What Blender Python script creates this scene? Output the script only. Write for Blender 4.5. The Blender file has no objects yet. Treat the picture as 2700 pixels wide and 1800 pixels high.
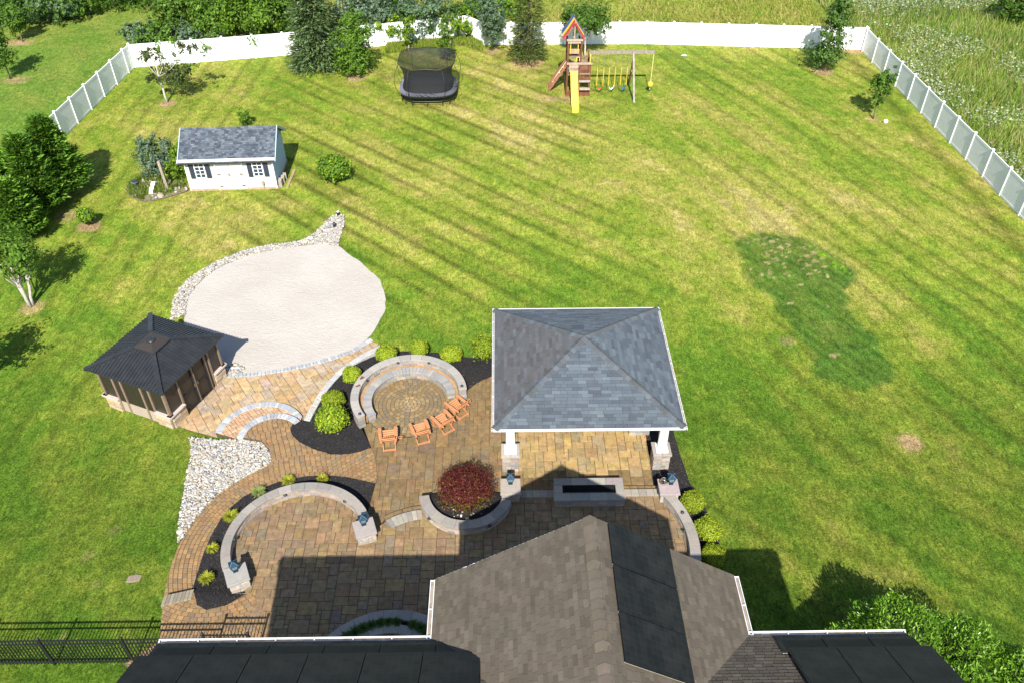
import bpy, math, random
import numpy as np
from mathutils import Vector
from mathutils.geometry import delaunay_2d_cdt

random.seed(7)
rng = np.random.default_rng(11)
scene = bpy.context.scene
COL = scene.collection
R = math.radians

# ------------------------------------------------------------------ camera, sky, sun, exposure
CAM_H = 26.65                       # drone height above the lawn, metres
FPX = 2200.0                        # focal length in pixels of a 2700 px wide frame
PITCH, ROLL, YAW = R(40.6), R(-0.15), 0.0115

def _basis():
    cp, sp = math.cos(PITCH), math.sin(PITCH)
    f = np.array([0, cp, -sp]); r = np.array([1., 0, 0]); u = np.array([0, sp, cp])
    r, u = r*math.cos(ROLL)+u*math.sin(ROLL), -r*math.sin(ROLL)+u*math.cos(ROLL)
    c, s = math.cos(YAW), math.sin(YAW)
    rz = lambda v: np.array([v[0]*c+v[1]*s, -v[0]*s+v[1]*c, v[2]])
    return rz(r), rz(u), rz(f)
CR, CU, CF = _basis()
CPOS = np.array([0, 0, CAM_H])

cam_data = bpy.data.cameras.new('camera')
cam = bpy.data.objects.new('camera', cam_data); COL.objects.link(cam)
cam_data.sensor_width = 36.0
cam_data.lens = FPX/2700*36.0
cam_data.clip_start = 0.5; cam_data.clip_end = 3000
M = [[CR[i], CU[i], -CF[i], CPOS[i]] for i in range(3)]+[[0, 0, 0, 1]]
from mathutils import Matrix
cam.matrix_world = Matrix(M)
scene.camera = cam

SUN_EL = R(44.2)
world = bpy.data.worlds.new('World'); scene.world = world; world.use_nodes = True
wn = world.node_tree.nodes; wl = world.node_tree.links
bg = wn['Background']
sky = wn.new('ShaderNodeTexSky'); sky.sky_type = 'NISHITA'; sky.sun_disc = False
sky.sun_elevation = SUN_EL; sky.sun_rotation = R(180)
sky.air_density = 1.0; sky.dust_density = 0.6; sky.ozone_density = 1.0
wl.new(sky.outputs[0], bg.inputs[0]); bg.inputs[1].default_value = 0.09

sun_data = bpy.data.lights.new('sun', 'SUN'); sun_data.energy = 4.6
sun_data.angle = R(0.53); sun_data.color = (1.0, 0.945, 0.84)
sun = bpy.data.objects.new('sun', sun_data); COL.objects.link(sun)
ce = math.cos(SUN_EL)
sdir = Vector((0.028*ce, ce, -math.sin(SUN_EL)))          # light travels away from the house, across the garden
sun.rotation_euler = sdir.to_track_quat('-Z', 'Y').to_euler()
sun.location = (0, -60, 60)

scene.view_settings.view_transform = 'Standard'
scene.view_settings.look = 'None'
scene.view_settings.exposure = 1.15
scene.view_settings.gamma = 1.0
scene.view_settings.use_curve_mapping = False

# ------------------------------------------------------------------ survey helpers (sight lines cut with planes of known height)
def ray(px, py):
    return CF+CR*(px-1350)/FPX-CU*(py-900)/FPX
def S(px, py, z=0.0):
    d = ray(px, py); p = CPOS+d*((z-CAM_H)/d[2]); return (float(p[0]), float(p[1]), float(z))
def upY(px, py, Y):
    d = ray(px, py); p = CPOS+d*(Y/d[1]); return (float(p[0]), float(p[1]), float(p[2]))
K = 2700/2352
def Dp(pts, z=0.0):
    return [S(x*K, y*K, z)[:2] for x, y in pts]
def view_size(p, area):
    d = np.array(p)-CPOS; return area/float(d@d)

def sstep(a, b, x):
    t = np.clip((x-a)/(b-a), 0, 1); return t*t*(3-2*t)
def lawn_h(x, y):
    hl = 0.36*(1-sstep(14., 25., y)); hr = 0.36*(1-sstep(15., 30., y))
    w = sstep(-4., 4., x)
    return hl*(1-w)+hr*w

# ------------------------------------------------------------------ materials
MATS = {}
def nodes_of(name):
    m = bpy.data.materials.new(name); m.use_nodes = True
    nt = m.node_tree; MATS[name] = m
    return m, nt, nt.nodes, nt.links, nt.nodes['Principled BSDF']
def noise(n, l, vec, scale, detail=3.0, rough=0.55, dist=0.0):
    t = n.new('ShaderNodeTexNoise'); t.inputs['Scale'].default_value = scale
    t.inputs['Detail'].default_value = detail; t.inputs['Roughness'].default_value = rough
    t.inputs['Distortion'].default_value = dist
    l.new(vec, t.inputs['Vector']); return t.outputs['Fac']
def ramp(n, l, fac, stops):
    r = n.new('ShaderNodeValToRGB'); e = r.color_ramp.elements
    while len(e) < len(stops): e.new(0.5)
    for el, (p, c) in zip(e, stops):
        el.position = p; el.color = (*c, 1) if len(c) == 3 else c
    l.new(fac, r.inputs[0]); return r.outputs[0]
def mixc(n, l, mode, fac, a, b):
    m = n.new('ShaderNodeMix'); m.data_type = 'RGBA'; m.blend_type = mode
    ins = [i for i in m.inputs if i.enabled]
    for s, v in ((m.inputs[0], fac), (m.inputs[6], a), (m.inputs[7], b)):
        if hasattr(v, 'is_output'): l.new(v, s)
        else: s.default_value = v if not isinstance(v, tuple) else (*v, 1)[:4]
    return m.outputs[2]
def bump(n, l, bs, h, strength=0.3, dist=0.02):
    b = n.new('ShaderNodeBump'); b.inputs['Strength'].default_value = strength
    b.inputs['Distance'].default_value = dist
    l.new(h, b.inputs['Height']); l.new(b.outputs[0], bs.inputs['Normal'])
def coords(n, kind='Object'):
    if kind == 'World':
        return n.new('ShaderNodeNewGeometry').outputs['Position']
    return n.new('ShaderNodeTexCoord').outputs[kind]
def grey(v): return (v, v, v)

def plain(name, col, rough=0.6, var=0.15, nscale=6.0, metal=0.0, bumps=0.15, spec=0.4, kind='Object'):
    m, nt, n, l, bs = nodes_of(name)
    v = coords(n, kind)
    f = noise(n, l, v, nscale, 4)
    c = ramp(n, l, f, [(0.3, grey(1-var)), (0.7, grey(1+var))])
    l.new(mixc(n, l, 'MULTIPLY', 1.0, tuple(col), c), bs.inputs['Base Color'])
    bs.inputs['Roughness'].default_value = rough; bs.inputs['Metallic'].default_value = metal
    bs.inputs['Specular IOR Level'].default_value = spec
    if bumps: bump(n, l, bs, noise(n, l, v, nscale*7, 3), bumps, 0.01)
    return m
def attr(name, rough=0.85, var=0.25, nscale=9.0, fine=70.0, finevar=0.25, bumps=0.4, bdist=0.012, kind='World', spec=0.25, stretch=None):
    """colour from the per-piece Col attribute, broken up by two sizes of noise"""
    m, nt, n, l, bs = nodes_of(name)
    v = coords(n, kind)
    if stretch:
        mp = n.new('ShaderNodeMapping'); mp.inputs['Scale'].default_value = stretch
        l.new(v, mp.inputs['Vector']); v = mp.outputs[0]
    a = n.new('ShaderNodeAttribute'); a.attribute_name = 'Col'
    f1 = ramp(n, l, noise(n, l, v, nscale, 4, 0.6), [(0.28, grey(1-var)), (0.72, grey(1+var))])
    ff = noise(n, l, v, fine, 3, 0.7)
    f2 = ramp(n, l, ff, [(0.3, grey(1-finevar)), (0.7, grey(1+finevar))])
    c = mixc(n, l, 'MULTIPLY', 1.0, a.outputs['Color'], f1)
    c = mixc(n, l, 'MULTIPLY', 1.0, c, f2)
    l.new(c, bs.inputs['Base Color'])
    bs.inputs['Roughness'].default_value = rough; bs.inputs['Specular IOR Level'].default_value = spec
    if bumps:
        ad = n.new('ShaderNodeMath'); ad.operation = 'ADD'
        l.new(ff, ad.inputs[0]); l.new(noise(n, l, v, nscale*2.2, 4, 0.6, 1.0), ad.inputs[1])
        bump(n, l, bs, ad.outputs[0], bumps, bdist)
    return m
def leafmat(name, trans=0.35, rough=0.55, spec=0.25):
    m, nt, n, l, bs = nodes_of(name)
    a = n.new('ShaderNodeAttribute'); a.attribute_name = 'Col'
    l.new(a.outputs['Color'], bs.inputs['Base Color'])
    bs.inputs['Roughness'].default_value = rough; bs.inputs['Specular IOR Level'].default_value = spec
    tr = n.new('ShaderNodeBsdfTranslucent')
    l.new(mixc(n, l, 'MULTIPLY', 1.0, a.outputs['Color'], (1.25, 1.35, 0.6)), tr.inputs[0])
    mx = n.new('ShaderNodeMixShader'); mx.inputs[0].default_value = trans
    l.new(bs.outputs[0], mx.inputs[1]); l.new(tr.outputs[0], mx.inputs[2])
    l.new(mx.outputs[0], n['Material Output'].inputs[0])
    return m

M_paver = attr('paver_stone', 0.85, 0.30, 5, 26, 0.26, 0.7, 0.02)
M_brick = attr('paver_brick', 0.85, 0.16, 9, 60, 0.2, 0.5, 0.01)
M_stone = attr('wall_stone', 0.9, 0.16, 11, 60, 0.2, 0.9, 0.03)
M_cap = attr('cap_stone', 0.9, 0.1, 8, 150, 0.28, 0.5, 0.008)
M_shingle = attr('asphalt_shingle', 0.92, 0.12, 2.2, 220, 0.32, 0.5, 0.006)
M_rock = attr('river_rock', 0.8, 0.2, 14, 60, 0.15, 0.2, 0.01)
M_leaf = leafmat('leaf', 0.4)
M_leafg = leafmat('leaf_glossy', 0.3, 0.35, 0.45)
M_needle = leafmat('needle', 0.3, 0.7)
M_grassb = leafmat('grass_blade', 0.4, 0.7)
M_chip = attr('bark_chip', 0.95, 0.2, 20, 60, 0.2, 0.0)
M_vinyl = plain('white_vinyl', (0.78, 0.79, 0.80), 0.45, 0.03, 3, bumps=0.0)
M_white = plain('white_paint', (0.80, 0.80, 0.79), 0.5, 0.04, 4, bumps=0.05)
M_bark = plain('bark', (0.12, 0.09, 0.065), 0.95, 0.4, 9, bumps=0.6)
M_paleb = plain('pale_bark', (0.36, 0.33, 0.29), 0.9, 0.3, 9, bumps=0.4)
M_blackm = plain('black_metal', (0.012, 0.013, 0.015), 0.5, 0.2, 12, metal=0.0, bumps=0.05)
M_bluem = plain('lantern_metal', (0.010, 0.030, 0.055), 0.65, 0.2, 12, metal=0.0, bumps=0.05, spec=0.2)
M_gutter = plain('gutter_paint', (0.60, 0.61, 0.64), 0.4, 0.05, 4, bumps=0.0)
M_oldwood = attr('weathered_wood', 0.85, 0.3, 5, 40, 0.3, 0.4, 0.006, kind='Object', stretch=(1, 1, 0.25))
M_trim = attr('painted_piece', 0.6, 0.05, 3, 40, 0.05, 0.05, 0.004, kind='Object')
M_orange = plain('orange_poly_lumber', (0.40, 0.178, 0.078), 0.6, 0.1, 6, bumps=0.08)

# ------------------------------------------------------------------ object helpers
def link(o, parent=None):
    COL.objects.link(o)
    if parent is not None: o.parent = parent
    return o
def tag(o, label=None, cat=None, group=None, kind=None):
    if label: o['label'] = label
    if cat: o['category'] = cat
    if group: o['group'] = group
    if kind: o['kind'] = kind
    return o
def empty(name, loc, rz=0.0, label=None, cat=None, group=None, kind=None):
    o = bpy.data.objects.new(name, None); link(o); o.location = loc; o.rotation_euler = (0, 0, rz)
    o.empty_display_size = 0.2
    return tag(o, label, cat, group, kind)
def setcol(me, cols):
    a = me.color_attributes.new('Col', 'FLOAT_COLOR', 'POINT')
    c = np.ones((len(me.vertices), 4), np.float32); c[:, :3] = cols
    a.data.foreach_set('color', c.ravel())
def build_np(name, V, F, mat, parent=None, cols=None, smooth=False):
    V = np.asarray(V, np.float32); F = np.asarray(F, np.int32)
    k = F.shape[1]; me = bpy.data.meshes.new(name)
    me.vertices.add(len(V)); me.vertices.foreach_set('co', V.ravel())
    me.loops.add(F.size); me.loops.foreach_set('vertex_index', F.ravel())
    me.polygons.add(len(F)); me.polygons.foreach_set('loop_start', np.arange(0, F.size, k, dtype=np.int32))
    try: me.polygons.foreach_set('loop_total', np.full(len(F), k, np.int32))
    except Exception: pass
    me.update(calc_edges=True); me.validate()
    if cols is not None: setcol(me, cols)
    if smooth: me.polygons.foreach_set('use_smooth', np.ones(len(F), bool))
    me.materials.append(mat)
    return link(bpy.data.objects.new(name, me), parent)

class MB:
    """collects simple solids; build() links them as one mesh"""
    def __init__(s): s.v = []; s.f = []; s.c = []; s.any = False
    def add(s, vs, fs, col=None):
        b = len(s.v); s.v += [tuple(map(float, p)) for p in vs]
        s.f += [tuple(i+b for i in q) for q in fs]
        if col is not None: s.any = True
        s.c += [tuple(col) if col is not None else (0.5, 0.5, 0.5)]*len(vs)
        return s
    def box(s, c, d, rz=0.0, col=None, rx=0.0, ry=0.0):
        hx, hy, hz = d[0]/2, d[1]/2, d[2]/2
        P = [Vector((x, y, z)) for z in (-hz, hz) for x, y in ((-hx, -hy), (hx, -hy), (hx, hy), (-hx, hy))]
        if rx or ry or rz:
            from mathutils import Euler
            m = Euler((rx, ry, rz), 'XYZ').to_matrix(); P = [m@p for p in P]
        P = [(p.x+c[0], p.y+c[1], p.z+c[2]) for p in P]
        return s.add(P, [(0, 3, 2, 1), (4, 5, 6, 7), (0, 1, 5, 4), (1, 2, 6, 5), (2, 3, 7, 6), (3, 0, 4, 7)], col)
    def bar(s, a, b, w, h=None, col=None, up=(0, 0, 1)):
        h = w if h is None else h
        a, b = Vector(a), Vector(b); d = (b-a).normalized(); upv = Vector(up)
        if abs(d.dot(upv)) > 0.97: upv = Vector((0, 1, 0))
        x = d.cross(upv).normalized(); y = x.cross(d).normalized()
        P = []
        for q in (a, b):
            for sx, sy in ((-1, -1), (1, -1), (1, 1), (-1, 1)): P.append(q+x*(sx*w/2)+y*(sy*h/2))
        return s.add(P, [(0, 3, 2, 1), (4, 5, 6, 7), (0, 1, 5, 4), (1, 2, 6, 5), (2, 3, 7, 6), (3, 0, 4, 7)], col)
    def tube(s, pts, r, n=6, col=None, caps=True, closed=False):
        pts = [Vector(p) for p in pts]; m = len(pts)
        rs = r if isinstance(r, (list, tuple)) else [r]*m
        P = []
        for i, p in enumerate(pts):
            if closed: d = pts[(i+1) % m]-pts[i-1]
            else: d = pts[min(i+1, m-1)]-pts[max(i-1, 0)]
            d = d.normalized() if d.length > 1e-9 else Vector((0, 0, 1))
            u0 = Vector((0, 0, 1)) if abs(d.z) < 0.9 else Vector((1, 0, 0))
            x = d.cross(u0).normalized(); y = x.cross(d)
            for k in range(n):
                t = 2*math.pi*k/n; P.append(p+x*(rs[i]*math.cos(t))+y*(rs[i]*math.sin(t)))
        F = []
        for i in range(m if closed else m-1):
            j = (i+1) % m
            for k in range(n): F.append((i*n+k, i*n+(k+1) % n, j*n+(k+1) % n, j*n+k))
        if caps and not closed: F += [tuple(range(n))[::-1], tuple((m-1)*n+k for k in range(n))]
        return s.add(P, F, col)
    def lathe(s, prof, c=(0, 0, 0), n=16, col=None):
        P = []; F = []; m = len(prof)
        for rr, z in prof:
            for k in range(n):
                t = 2*math.pi*k/n; P.append((c[0]+rr*math.cos(t), c[1]+rr*math.sin(t), c[2]+z))
        for i in range(m-1):
            for k in range(n): F.append((i*n+k, i*n+(k+1) % n, (i+1)*n+(k+1) % n, (i+1)*n+k))
        F += [tuple(range(n))[::-1], tuple((m-1)*n+k for k in range(n))]
        return s.add(P, F, col)
    def prism(s, poly, z0, z1, bev=0.0, col=None):
        n = len(poly); P = [(x, y, z0) for x, y in poly]
        if bev:
            cx = sum(p[0] for p in poly)/n; cy = sum(p[1] for p in poly)/n
            P += [(x, y, z1-bev) for x, y in poly]
            for x, y in poly:
                L = math.hypot(x-cx, y-cy) or 1; k = max(0.0, 1-bev*1.4/L)
                P.append((cx+(x-cx)*k, cy+(y-cy)*k, z1))
            F = [tuple(range(n))[::-1], tuple(range(2*n, 3*n))]
            for lv in (0, 1):
                for i in range(n):
                    j = (i+1) % n; F.append((lv*n+i, lv*n+j, (lv+1)*n+j, (lv+1)*n+i))
        else:
            P += [(x, y, z1) for x, y in poly]
            F = [tuple(range(n))[::-1], tuple(range(n, 2*n))]
            for i in range(n):
                j = (i+1) % n; F.append((i, j, n+j, n+i))
        return s.add(P, F, col)
    def build(s, name, mat, parent=None, smooth=False):
        me = bpy.data.meshes.new(name); me.from_pydata(s.v, [], s.f)
        if s.any: setcol(me, np.array(s.c, np.float32))
        if smooth: me.polygons.foreach_set('use_smooth', np.ones(len(me.polygons), bool))
        me.materials.append(mat)
        return link(bpy.data.objects.new(name, me), parent)

def copy_tree(o, parent=None):
    c = o.copy(); COL.objects.link(c); c.parent = parent
    for ch in [q for q in bpy.data.objects if q.parent == o]: copy_tree(ch, c)
    return c
def area2(poly):
    a = 0.0
    for i in range(len(poly)):
        x0, y0 = poly[i-1]; x1, y1 = poly[i]; a += x0*y1-x1*y0
    return a/2
def ccw(poly): return list(poly) if area2(poly) > 0 else list(poly)[::-1]
def clip(subject, conv):
    """region (any shape) cut by a convex tile"""
    out = list(subject); n = len(conv)
    for i in range(n):
        ax, ay = conv[i]; bx, by = conv[(i+1) % n]; ex, ey = bx-ax, by-ay
        inp = out; out = []
        if not inp: return []
        sd = [ex*(p[1]-ay)-ey*(p[0]-ax) for p in inp]
        for k in range(len(inp)):
            p, q, sp_, sq = inp[k-1], inp[k], sd[k-1], sd[k]
            if (sp_ >= 0) != (sq >= 0):
                t = sp_/(sp_-sq); out.append((p[0]+t*(q[0]-p[0]), p[1]+t*(q[1]-p[1])))
            if sq >= 0: out.append(q)
    res = []
    for p in out:
        if not res or math.hypot(p[0]-res[-1][0], p[1]-res[-1][1]) > 1e-4: res.append(p)
    if len(res) > 2 and math.hypot(res[0][0]-res[-1][0], res[0][1]-res[-1][1]) < 1e-4: res.pop()
    return res
def shrink(poly, g):
    n = len(poly); cx = sum(p[0] for p in poly)/n; cy = sum(p[1] for p in poly)/n
    out = []
    for x, y in poly:
        L = math.hypot(x-cx, y-cy) or 1; k = max(0.2, 1-g*1.3/L); out.append((cx+(x-cx)*k, cy+(y-cy)*k))
    return out
def emit(pieces, name, mat, parent, limit=300):
    """pieces: (verts, faces, colour, centre, area). The ones that show largest become parts, the rest one joined part"""
    pieces = sorted(pieces, key=lambda p: -view_size(p[3], p[4]))
    for v, f, c, ctr, a in pieces[:limit]:
        MB().add(v, f, c).build(name, mat, parent)
    if len(pieces) > limit:
        mb = MB()
        for v, f, c, ctr, a in pieces[limit:]: mb.add(v, f, c)
        tag(mb.build('small_'+name+'s', mat, parent), kind='stuff')
def piece_prism(poly, z0, z1, bev, col):
    mb = MB().prism(poly, z0, z1, bev, col)
    n = len(poly); c = (sum(p[0] for p in poly)/n, sum(p[1] for p in poly)/n, z1)
    return (mb.v, mb.f, col, c, abs(area2(poly)))
def vary(c, s=0.12, h=0.05):
    k = 1+random.uniform(-s, s)
    return tuple(max(0.0, x*k*(1+random.uniform(-h, h))) for x in c)
def smooth_closed(pts, per=8):
    n = len(pts); out = []
    for i in range(n):
        p0, p1, p2, p3 = (np.array(pts[(i+k-1) % n]) for k in range(4))
        for j in range(per):
            t = j/per
            q = 0.5*((2*p1)+(-p0+p2)*t+(2*p0-5*p1+4*p2-p3)*t*t+(-p0+3*p1-3*p2+p3)*t**3); out.append(tuple(map(float, q)))
    return out
def smooth_open(pts, per=8):
    q = [pts[0]]+list(pts)+[pts[-1]]; out = []
    for i in range(1, len(q)-2):
        p0, p1, p2, p3 = (np.array(q[i+k-1]) for k in range(4))
        for j in range(per):
            t = j/per
            v = 0.5*((2*p1)+(-p0+p2)*t+(2*p0-5*p1+4*p2-p3)*t*t+(-p0+3*p1-3*p2+p3)*t**3); out.append(tuple(map(float, v)))
    return out+[tuple(pts[-1])]
def inside(poly, x, y):
    x = np.asarray(x, float); y = np.asarray(y, float); r = np.zeros(x.shape, bool)
    n = len(poly)
    for i in range(n):
        x0, y0 = poly[i-1]; x1, y1 = poly[i]
        c = (y0 > y) != (y1 > y)
        with np.errstate(divide='ignore', invalid='ignore'):
            r ^= c & (x < (x1-x0)*(y-y0)/(y1-y0+1e-12)+x0)
    return r
def edge_dist(poly, x, y):
    d = np.full(np.asarray(x).shape, 1e9)
    for i in range(len(poly)):
        ax, ay = poly[i-1]; bx, by = poly[i]; ex, ey = bx-ax, by-ay; L = ex*ex+ey*ey+1e-12
        t = np.clip(((x-ax)*ex+(y-ay)*ey)/L, 0, 1)
        d = np.minimum(d, np.hypot(x-ax-t*ex, y-ay-t*ey))
    return d
def patch(name, poly, zf, step, mat, parent=None, jitter=0.0, skirt=0.15, colf=None, smooth=True):
    """ground patch with an arbitrary outline: outline plus inner grid points, Delaunay filled, with a skirt down into the soil"""
    poly = ccw(poly); xs = [p[0] for p in poly]; ys = [p[1] for p in poly]
    gx, gy = np.meshgrid(np.arange(min(xs), max(xs), step), np.arange(min(ys), max(ys), step))
    gx = gx.ravel()+rng.uniform(-.3, .3, gx.size)*step; gy = gy.ravel()+rng.uniform(-.3, .3, gy.size)*step
    k = inside(poly, gx, gy); gx, gy = gx[k], gy[k]
    k = edge_dist(poly, gx, gy) > step*0.45; gx, gy = gx[k], gy[k]
    vs = [Vector(p) for p in poly]+[Vector((a, b)) for a, b in zip(gx, gy)]
    n = len(poly)
    v, e, f, _, _, _ = delaunay_2d_cdt(vs, [(i, (i+1) % n) for i in range(n)], [], 1, 1e-5)
    V = [(p.x, p.y, float(zf(p.x, p.y))+(random.uniform(-jitter, jitter) if jitter else 0)) for p in v]
    F = [tuple(q) for q in f]
    b = len(V)
    for x, y in poly: V.append((x, y, float(zf(x, y))))
    for x, y in poly: V.append((x, y, float(zf(x, y))-skirt))
    for i in range(n):
        j = (i+1) % n; F.append((b+n+i, b+n+j, b+j, b+i))
    me = bpy.data.meshes.new(name); me.from_pydata(V, [], F)
    if colf is not None: setcol(me, colf(np.array(V)))
    if smooth: me.polygons.foreach_set('use_smooth', np.ones(len(me.polygons), bool))
    me.materials.append(mat)
    return link(bpy.data.objects.new(name, me), parent)
def arc(c, r, a0, a1, n):
    return [(c[0]+r*math.cos(R(a0+(a1-a0)*i/n)), c[1]+r*math.sin(R(a0+(a1-a0)*i/n))) for i in range(n+1)]

# value noise for colours laid down per vertex
_tab = rng.random((256, 256))
def vnoise(x, y, s=1.0, o=0):
    x = np.asarray(x)*s+o*17.3; y = np.asarray(y)*s+o*9.1
    xi = np.floor(x).astype(int); yi = np.floor(y).astype(int); fx = x-xi; fy = y-yi
    fx = fx*fx*(3-2*fx); fy = fy*fy*(3-2*fy)
    g = lambda a, b: _tab[a % 256, b % 256]
    return (g(xi, yi)*(1-fx)+g(xi+1, yi)*fx)*(1-fy)+(g(xi, yi+1)*(1-fx)+g(xi+1, yi+1)*fx)*fy
def fbm(x, y, s=1.0, o=0, n=4):
    t = 0; a = .5; tot = 0
    for i in range(n): t = t+a*vnoise(x, y, s*2**i, o+i*3); tot += a; a *= .55
    return t/tot

# ================================================================== GROUND
FENCE = [(-29.23, 65.04), (-17.67, 67.25), (-2.9, 71.0), (-1.5, 69.3), (12.0, 69.2), (29.68, 67.6), (30.55, 46.2), (31.2, 30), (31.5, 5), (-31.5, 5), (-30.6, 48)]
def rotc(x, y, deg):
    c, s = math.cos(R(deg)), math.sin(R(deg)); return x*c+y*s, -x*s+y*c
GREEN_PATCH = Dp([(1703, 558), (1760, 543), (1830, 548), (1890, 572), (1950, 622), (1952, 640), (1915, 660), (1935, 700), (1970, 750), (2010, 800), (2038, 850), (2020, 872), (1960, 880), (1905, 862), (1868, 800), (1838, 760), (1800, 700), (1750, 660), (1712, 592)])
LUSH, MID, DRY, TAN = (np.array(c) for c in ((.085, .160, .013), (.170, .212, .024), (.265, .240, .058), (.37, .305, .13)))
def lerp3(a, b, t): return a+(b-a)*t[..., None]
DIRT = [(S(441, 274), .75, .45), (S(2302, 315), .5, .3), (S(2171, 190), .9, .45), (S(938, 205), .9, .55), (S(1392, 166), 1.4, .5), (S(28, 212), .8, .6), (S(60, 113), .8, .6),
        (S(235, 597), .75, .5), (S(2398, 1170), .55, .45), (S(83, 812), .7, .35), (S(180, 570), .8, .3), (S(640, 250), 0.3, .2), (S(1455, 262), .6, .35), (S(1500, 262), .9, .3), (S(1540, 160), .9, .3), (S(2250, 130), 1.2, .5),
        (S(860, 128), .9, .3), (S(1299, 136), .7, .4), (S(2075, 900), .4, .2), (S(230, 1465, .2), .25, .12), (S(258, 1540, .2), .2, .1), (S(1650, 185), .4, .2), (S(300, 1398, .2), .25, .12), (S(165, 1680, .36), .2, .12)]
def lawn_cols(V):
    x, y = V[:, 0], V[:, 1]
    wx = x+2.2*(fbm(x, y, .12, 1)-.5); wy = y+2.2*(fbm(x, y, .12, 2)-.5)
    big = fbm(x, y, .09, 3); med = fbm(x, y, .38, 4); sml = fbm(x, y, 1.3, 5)
    u, _ = rotc(x, y, 48)                                   # across the long diagonal mowing lines
    stA = fbm(*(q*s for q, s in zip(rotc(x, y, -42), (.10, .8))), 1.0, 6); stB = fbm(*(q*s for q, s in zip(rotc(x, y, -66), (.09, .8))), 1.0, 7)
    wS = sstep(6, 14, x); streak = stA*(1-wS)+stB*wS
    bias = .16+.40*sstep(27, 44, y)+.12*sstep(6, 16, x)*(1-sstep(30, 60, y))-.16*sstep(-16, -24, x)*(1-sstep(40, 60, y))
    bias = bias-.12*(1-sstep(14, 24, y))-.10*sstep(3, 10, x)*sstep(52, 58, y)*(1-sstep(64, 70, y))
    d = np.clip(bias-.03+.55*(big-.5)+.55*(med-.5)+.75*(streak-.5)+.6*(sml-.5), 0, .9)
    c = lerp3(LUSH, MID, np.clip(d*2.2, 0, 1)); c = lerp3(c, DRY, np.clip((d-.40)*2.2, 0, 1)); c = lerp3(c, TAN, np.clip((d-.78)*3, 0, 1))
    # mowing lines
    def stripes(deg, per, amt, wob, o):
        a, b = rotc(wx*wob+x*(1-wob), wy*wob+y*(1-wob), deg)
        ph = np.abs(((b/per) % 1.0)-.5)*2                   # 0..1 triangular
        line = sstep(.62, .82, ph); band = np.floor(b/per).astype(int) % 2
        gate = np.clip(fbm(a*.16, b*.5, 1.0, o)*2.1-.30, .12, 1)
        return 1-amt*line*gate+amt*.38*(band-.5)*gate
    wA = sstep(8, -2, x)*sstep(30, 37, y)*sstep(-20, -13, x); wA = np.maximum(wA, sstep(14, 4, x)*sstep(30, 36, y)*.8*(x > -10))
    f = 1-wA+wA*stripes(-42, 1.45, .46, .12, 11)
    wB = sstep(8, 15, x)*sstep(18, 26, y); f = f*(1-wB+wB*stripes(-66, 1.5, .30, .6, 14))
    wC = sstep(4, 9, x)*(1-sstep(20, 32, y)); f = f*(1-wC+wC*stripes(-40, 1.5, .22, .8, 15))
    wD = sstep(-15, -19, x); f = f*(1-wD+wD*stripes(-93, 1.5, .24, .6, 17))
    wE = sstep(27, 29.3, x)*(x < 31)*sstep(40, 46, y); 
    c = c*f[:, None]
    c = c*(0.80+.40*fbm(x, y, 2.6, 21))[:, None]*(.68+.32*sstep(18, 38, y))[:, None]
    # darker rings left where the mower turns round trees and play equipment
    for (px, py, _), r0, amt in ((S(938, 200), 2.1, .3), (S(1130, 230), 3.6, .28), (S(441, 274), 1.6, .2), (S(885, 480), 1.6, .25), (S(1392, 160), 2.4, .3), (S(1530, 240), 3.2, .25)):
        r = np.hypot(x-px, (y-py)); c = c*(1-amt*np.exp(-((r-r0)/.35)**2)*(.4+.9*med))[:, None]
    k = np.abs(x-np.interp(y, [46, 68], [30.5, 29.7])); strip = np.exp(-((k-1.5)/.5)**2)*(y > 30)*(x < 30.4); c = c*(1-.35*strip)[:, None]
    # the over-seeded strip, dark and rank with bare squares
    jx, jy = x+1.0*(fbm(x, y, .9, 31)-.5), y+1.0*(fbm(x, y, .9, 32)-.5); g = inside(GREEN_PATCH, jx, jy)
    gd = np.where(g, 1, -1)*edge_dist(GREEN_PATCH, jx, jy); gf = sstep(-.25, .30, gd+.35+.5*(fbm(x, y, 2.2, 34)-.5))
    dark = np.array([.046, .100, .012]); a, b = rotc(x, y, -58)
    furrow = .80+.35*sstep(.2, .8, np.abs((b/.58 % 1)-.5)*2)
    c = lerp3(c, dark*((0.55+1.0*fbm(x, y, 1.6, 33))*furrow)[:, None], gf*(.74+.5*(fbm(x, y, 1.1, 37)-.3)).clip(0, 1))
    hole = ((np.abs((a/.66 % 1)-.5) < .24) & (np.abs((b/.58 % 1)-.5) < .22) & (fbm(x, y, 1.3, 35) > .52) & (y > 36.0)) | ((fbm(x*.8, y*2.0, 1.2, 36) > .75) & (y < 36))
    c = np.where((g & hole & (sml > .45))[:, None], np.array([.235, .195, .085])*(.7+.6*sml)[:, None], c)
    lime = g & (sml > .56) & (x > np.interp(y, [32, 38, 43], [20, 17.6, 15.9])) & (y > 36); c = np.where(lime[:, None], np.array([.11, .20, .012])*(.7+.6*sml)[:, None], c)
    # beyond the fences
    out = ~inside(FENCE, x, y)
    left = out & (x < -29); c = np.where(left[:, None], lerp3(np.array([.095, .165, .020]), np.array([.19, .20, .04]), np.clip(.15+1.3*(med-.5)+1.2*(streak-.45), 0, 1))*(.8+.4*sml)[:, None], c)
    far = out & (y > 60) & (x > -29); c = np.where(far[:, None], lerp3(np.array([.17, .215, .028]), np.array([.29, .25, .07]), np.clip(.35+1.6*(med-.5)+.9*(sml-.5), 0, 1)), c)
    orange = (y > 84.5-.5*np.abs(x)+3*fbm(x, y, .4, 41)) & (y < 96) & (x > -8.5) & (x < 3); c = np.where(orange[:, None], np.array([.42, .22, .05]), c)
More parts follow.
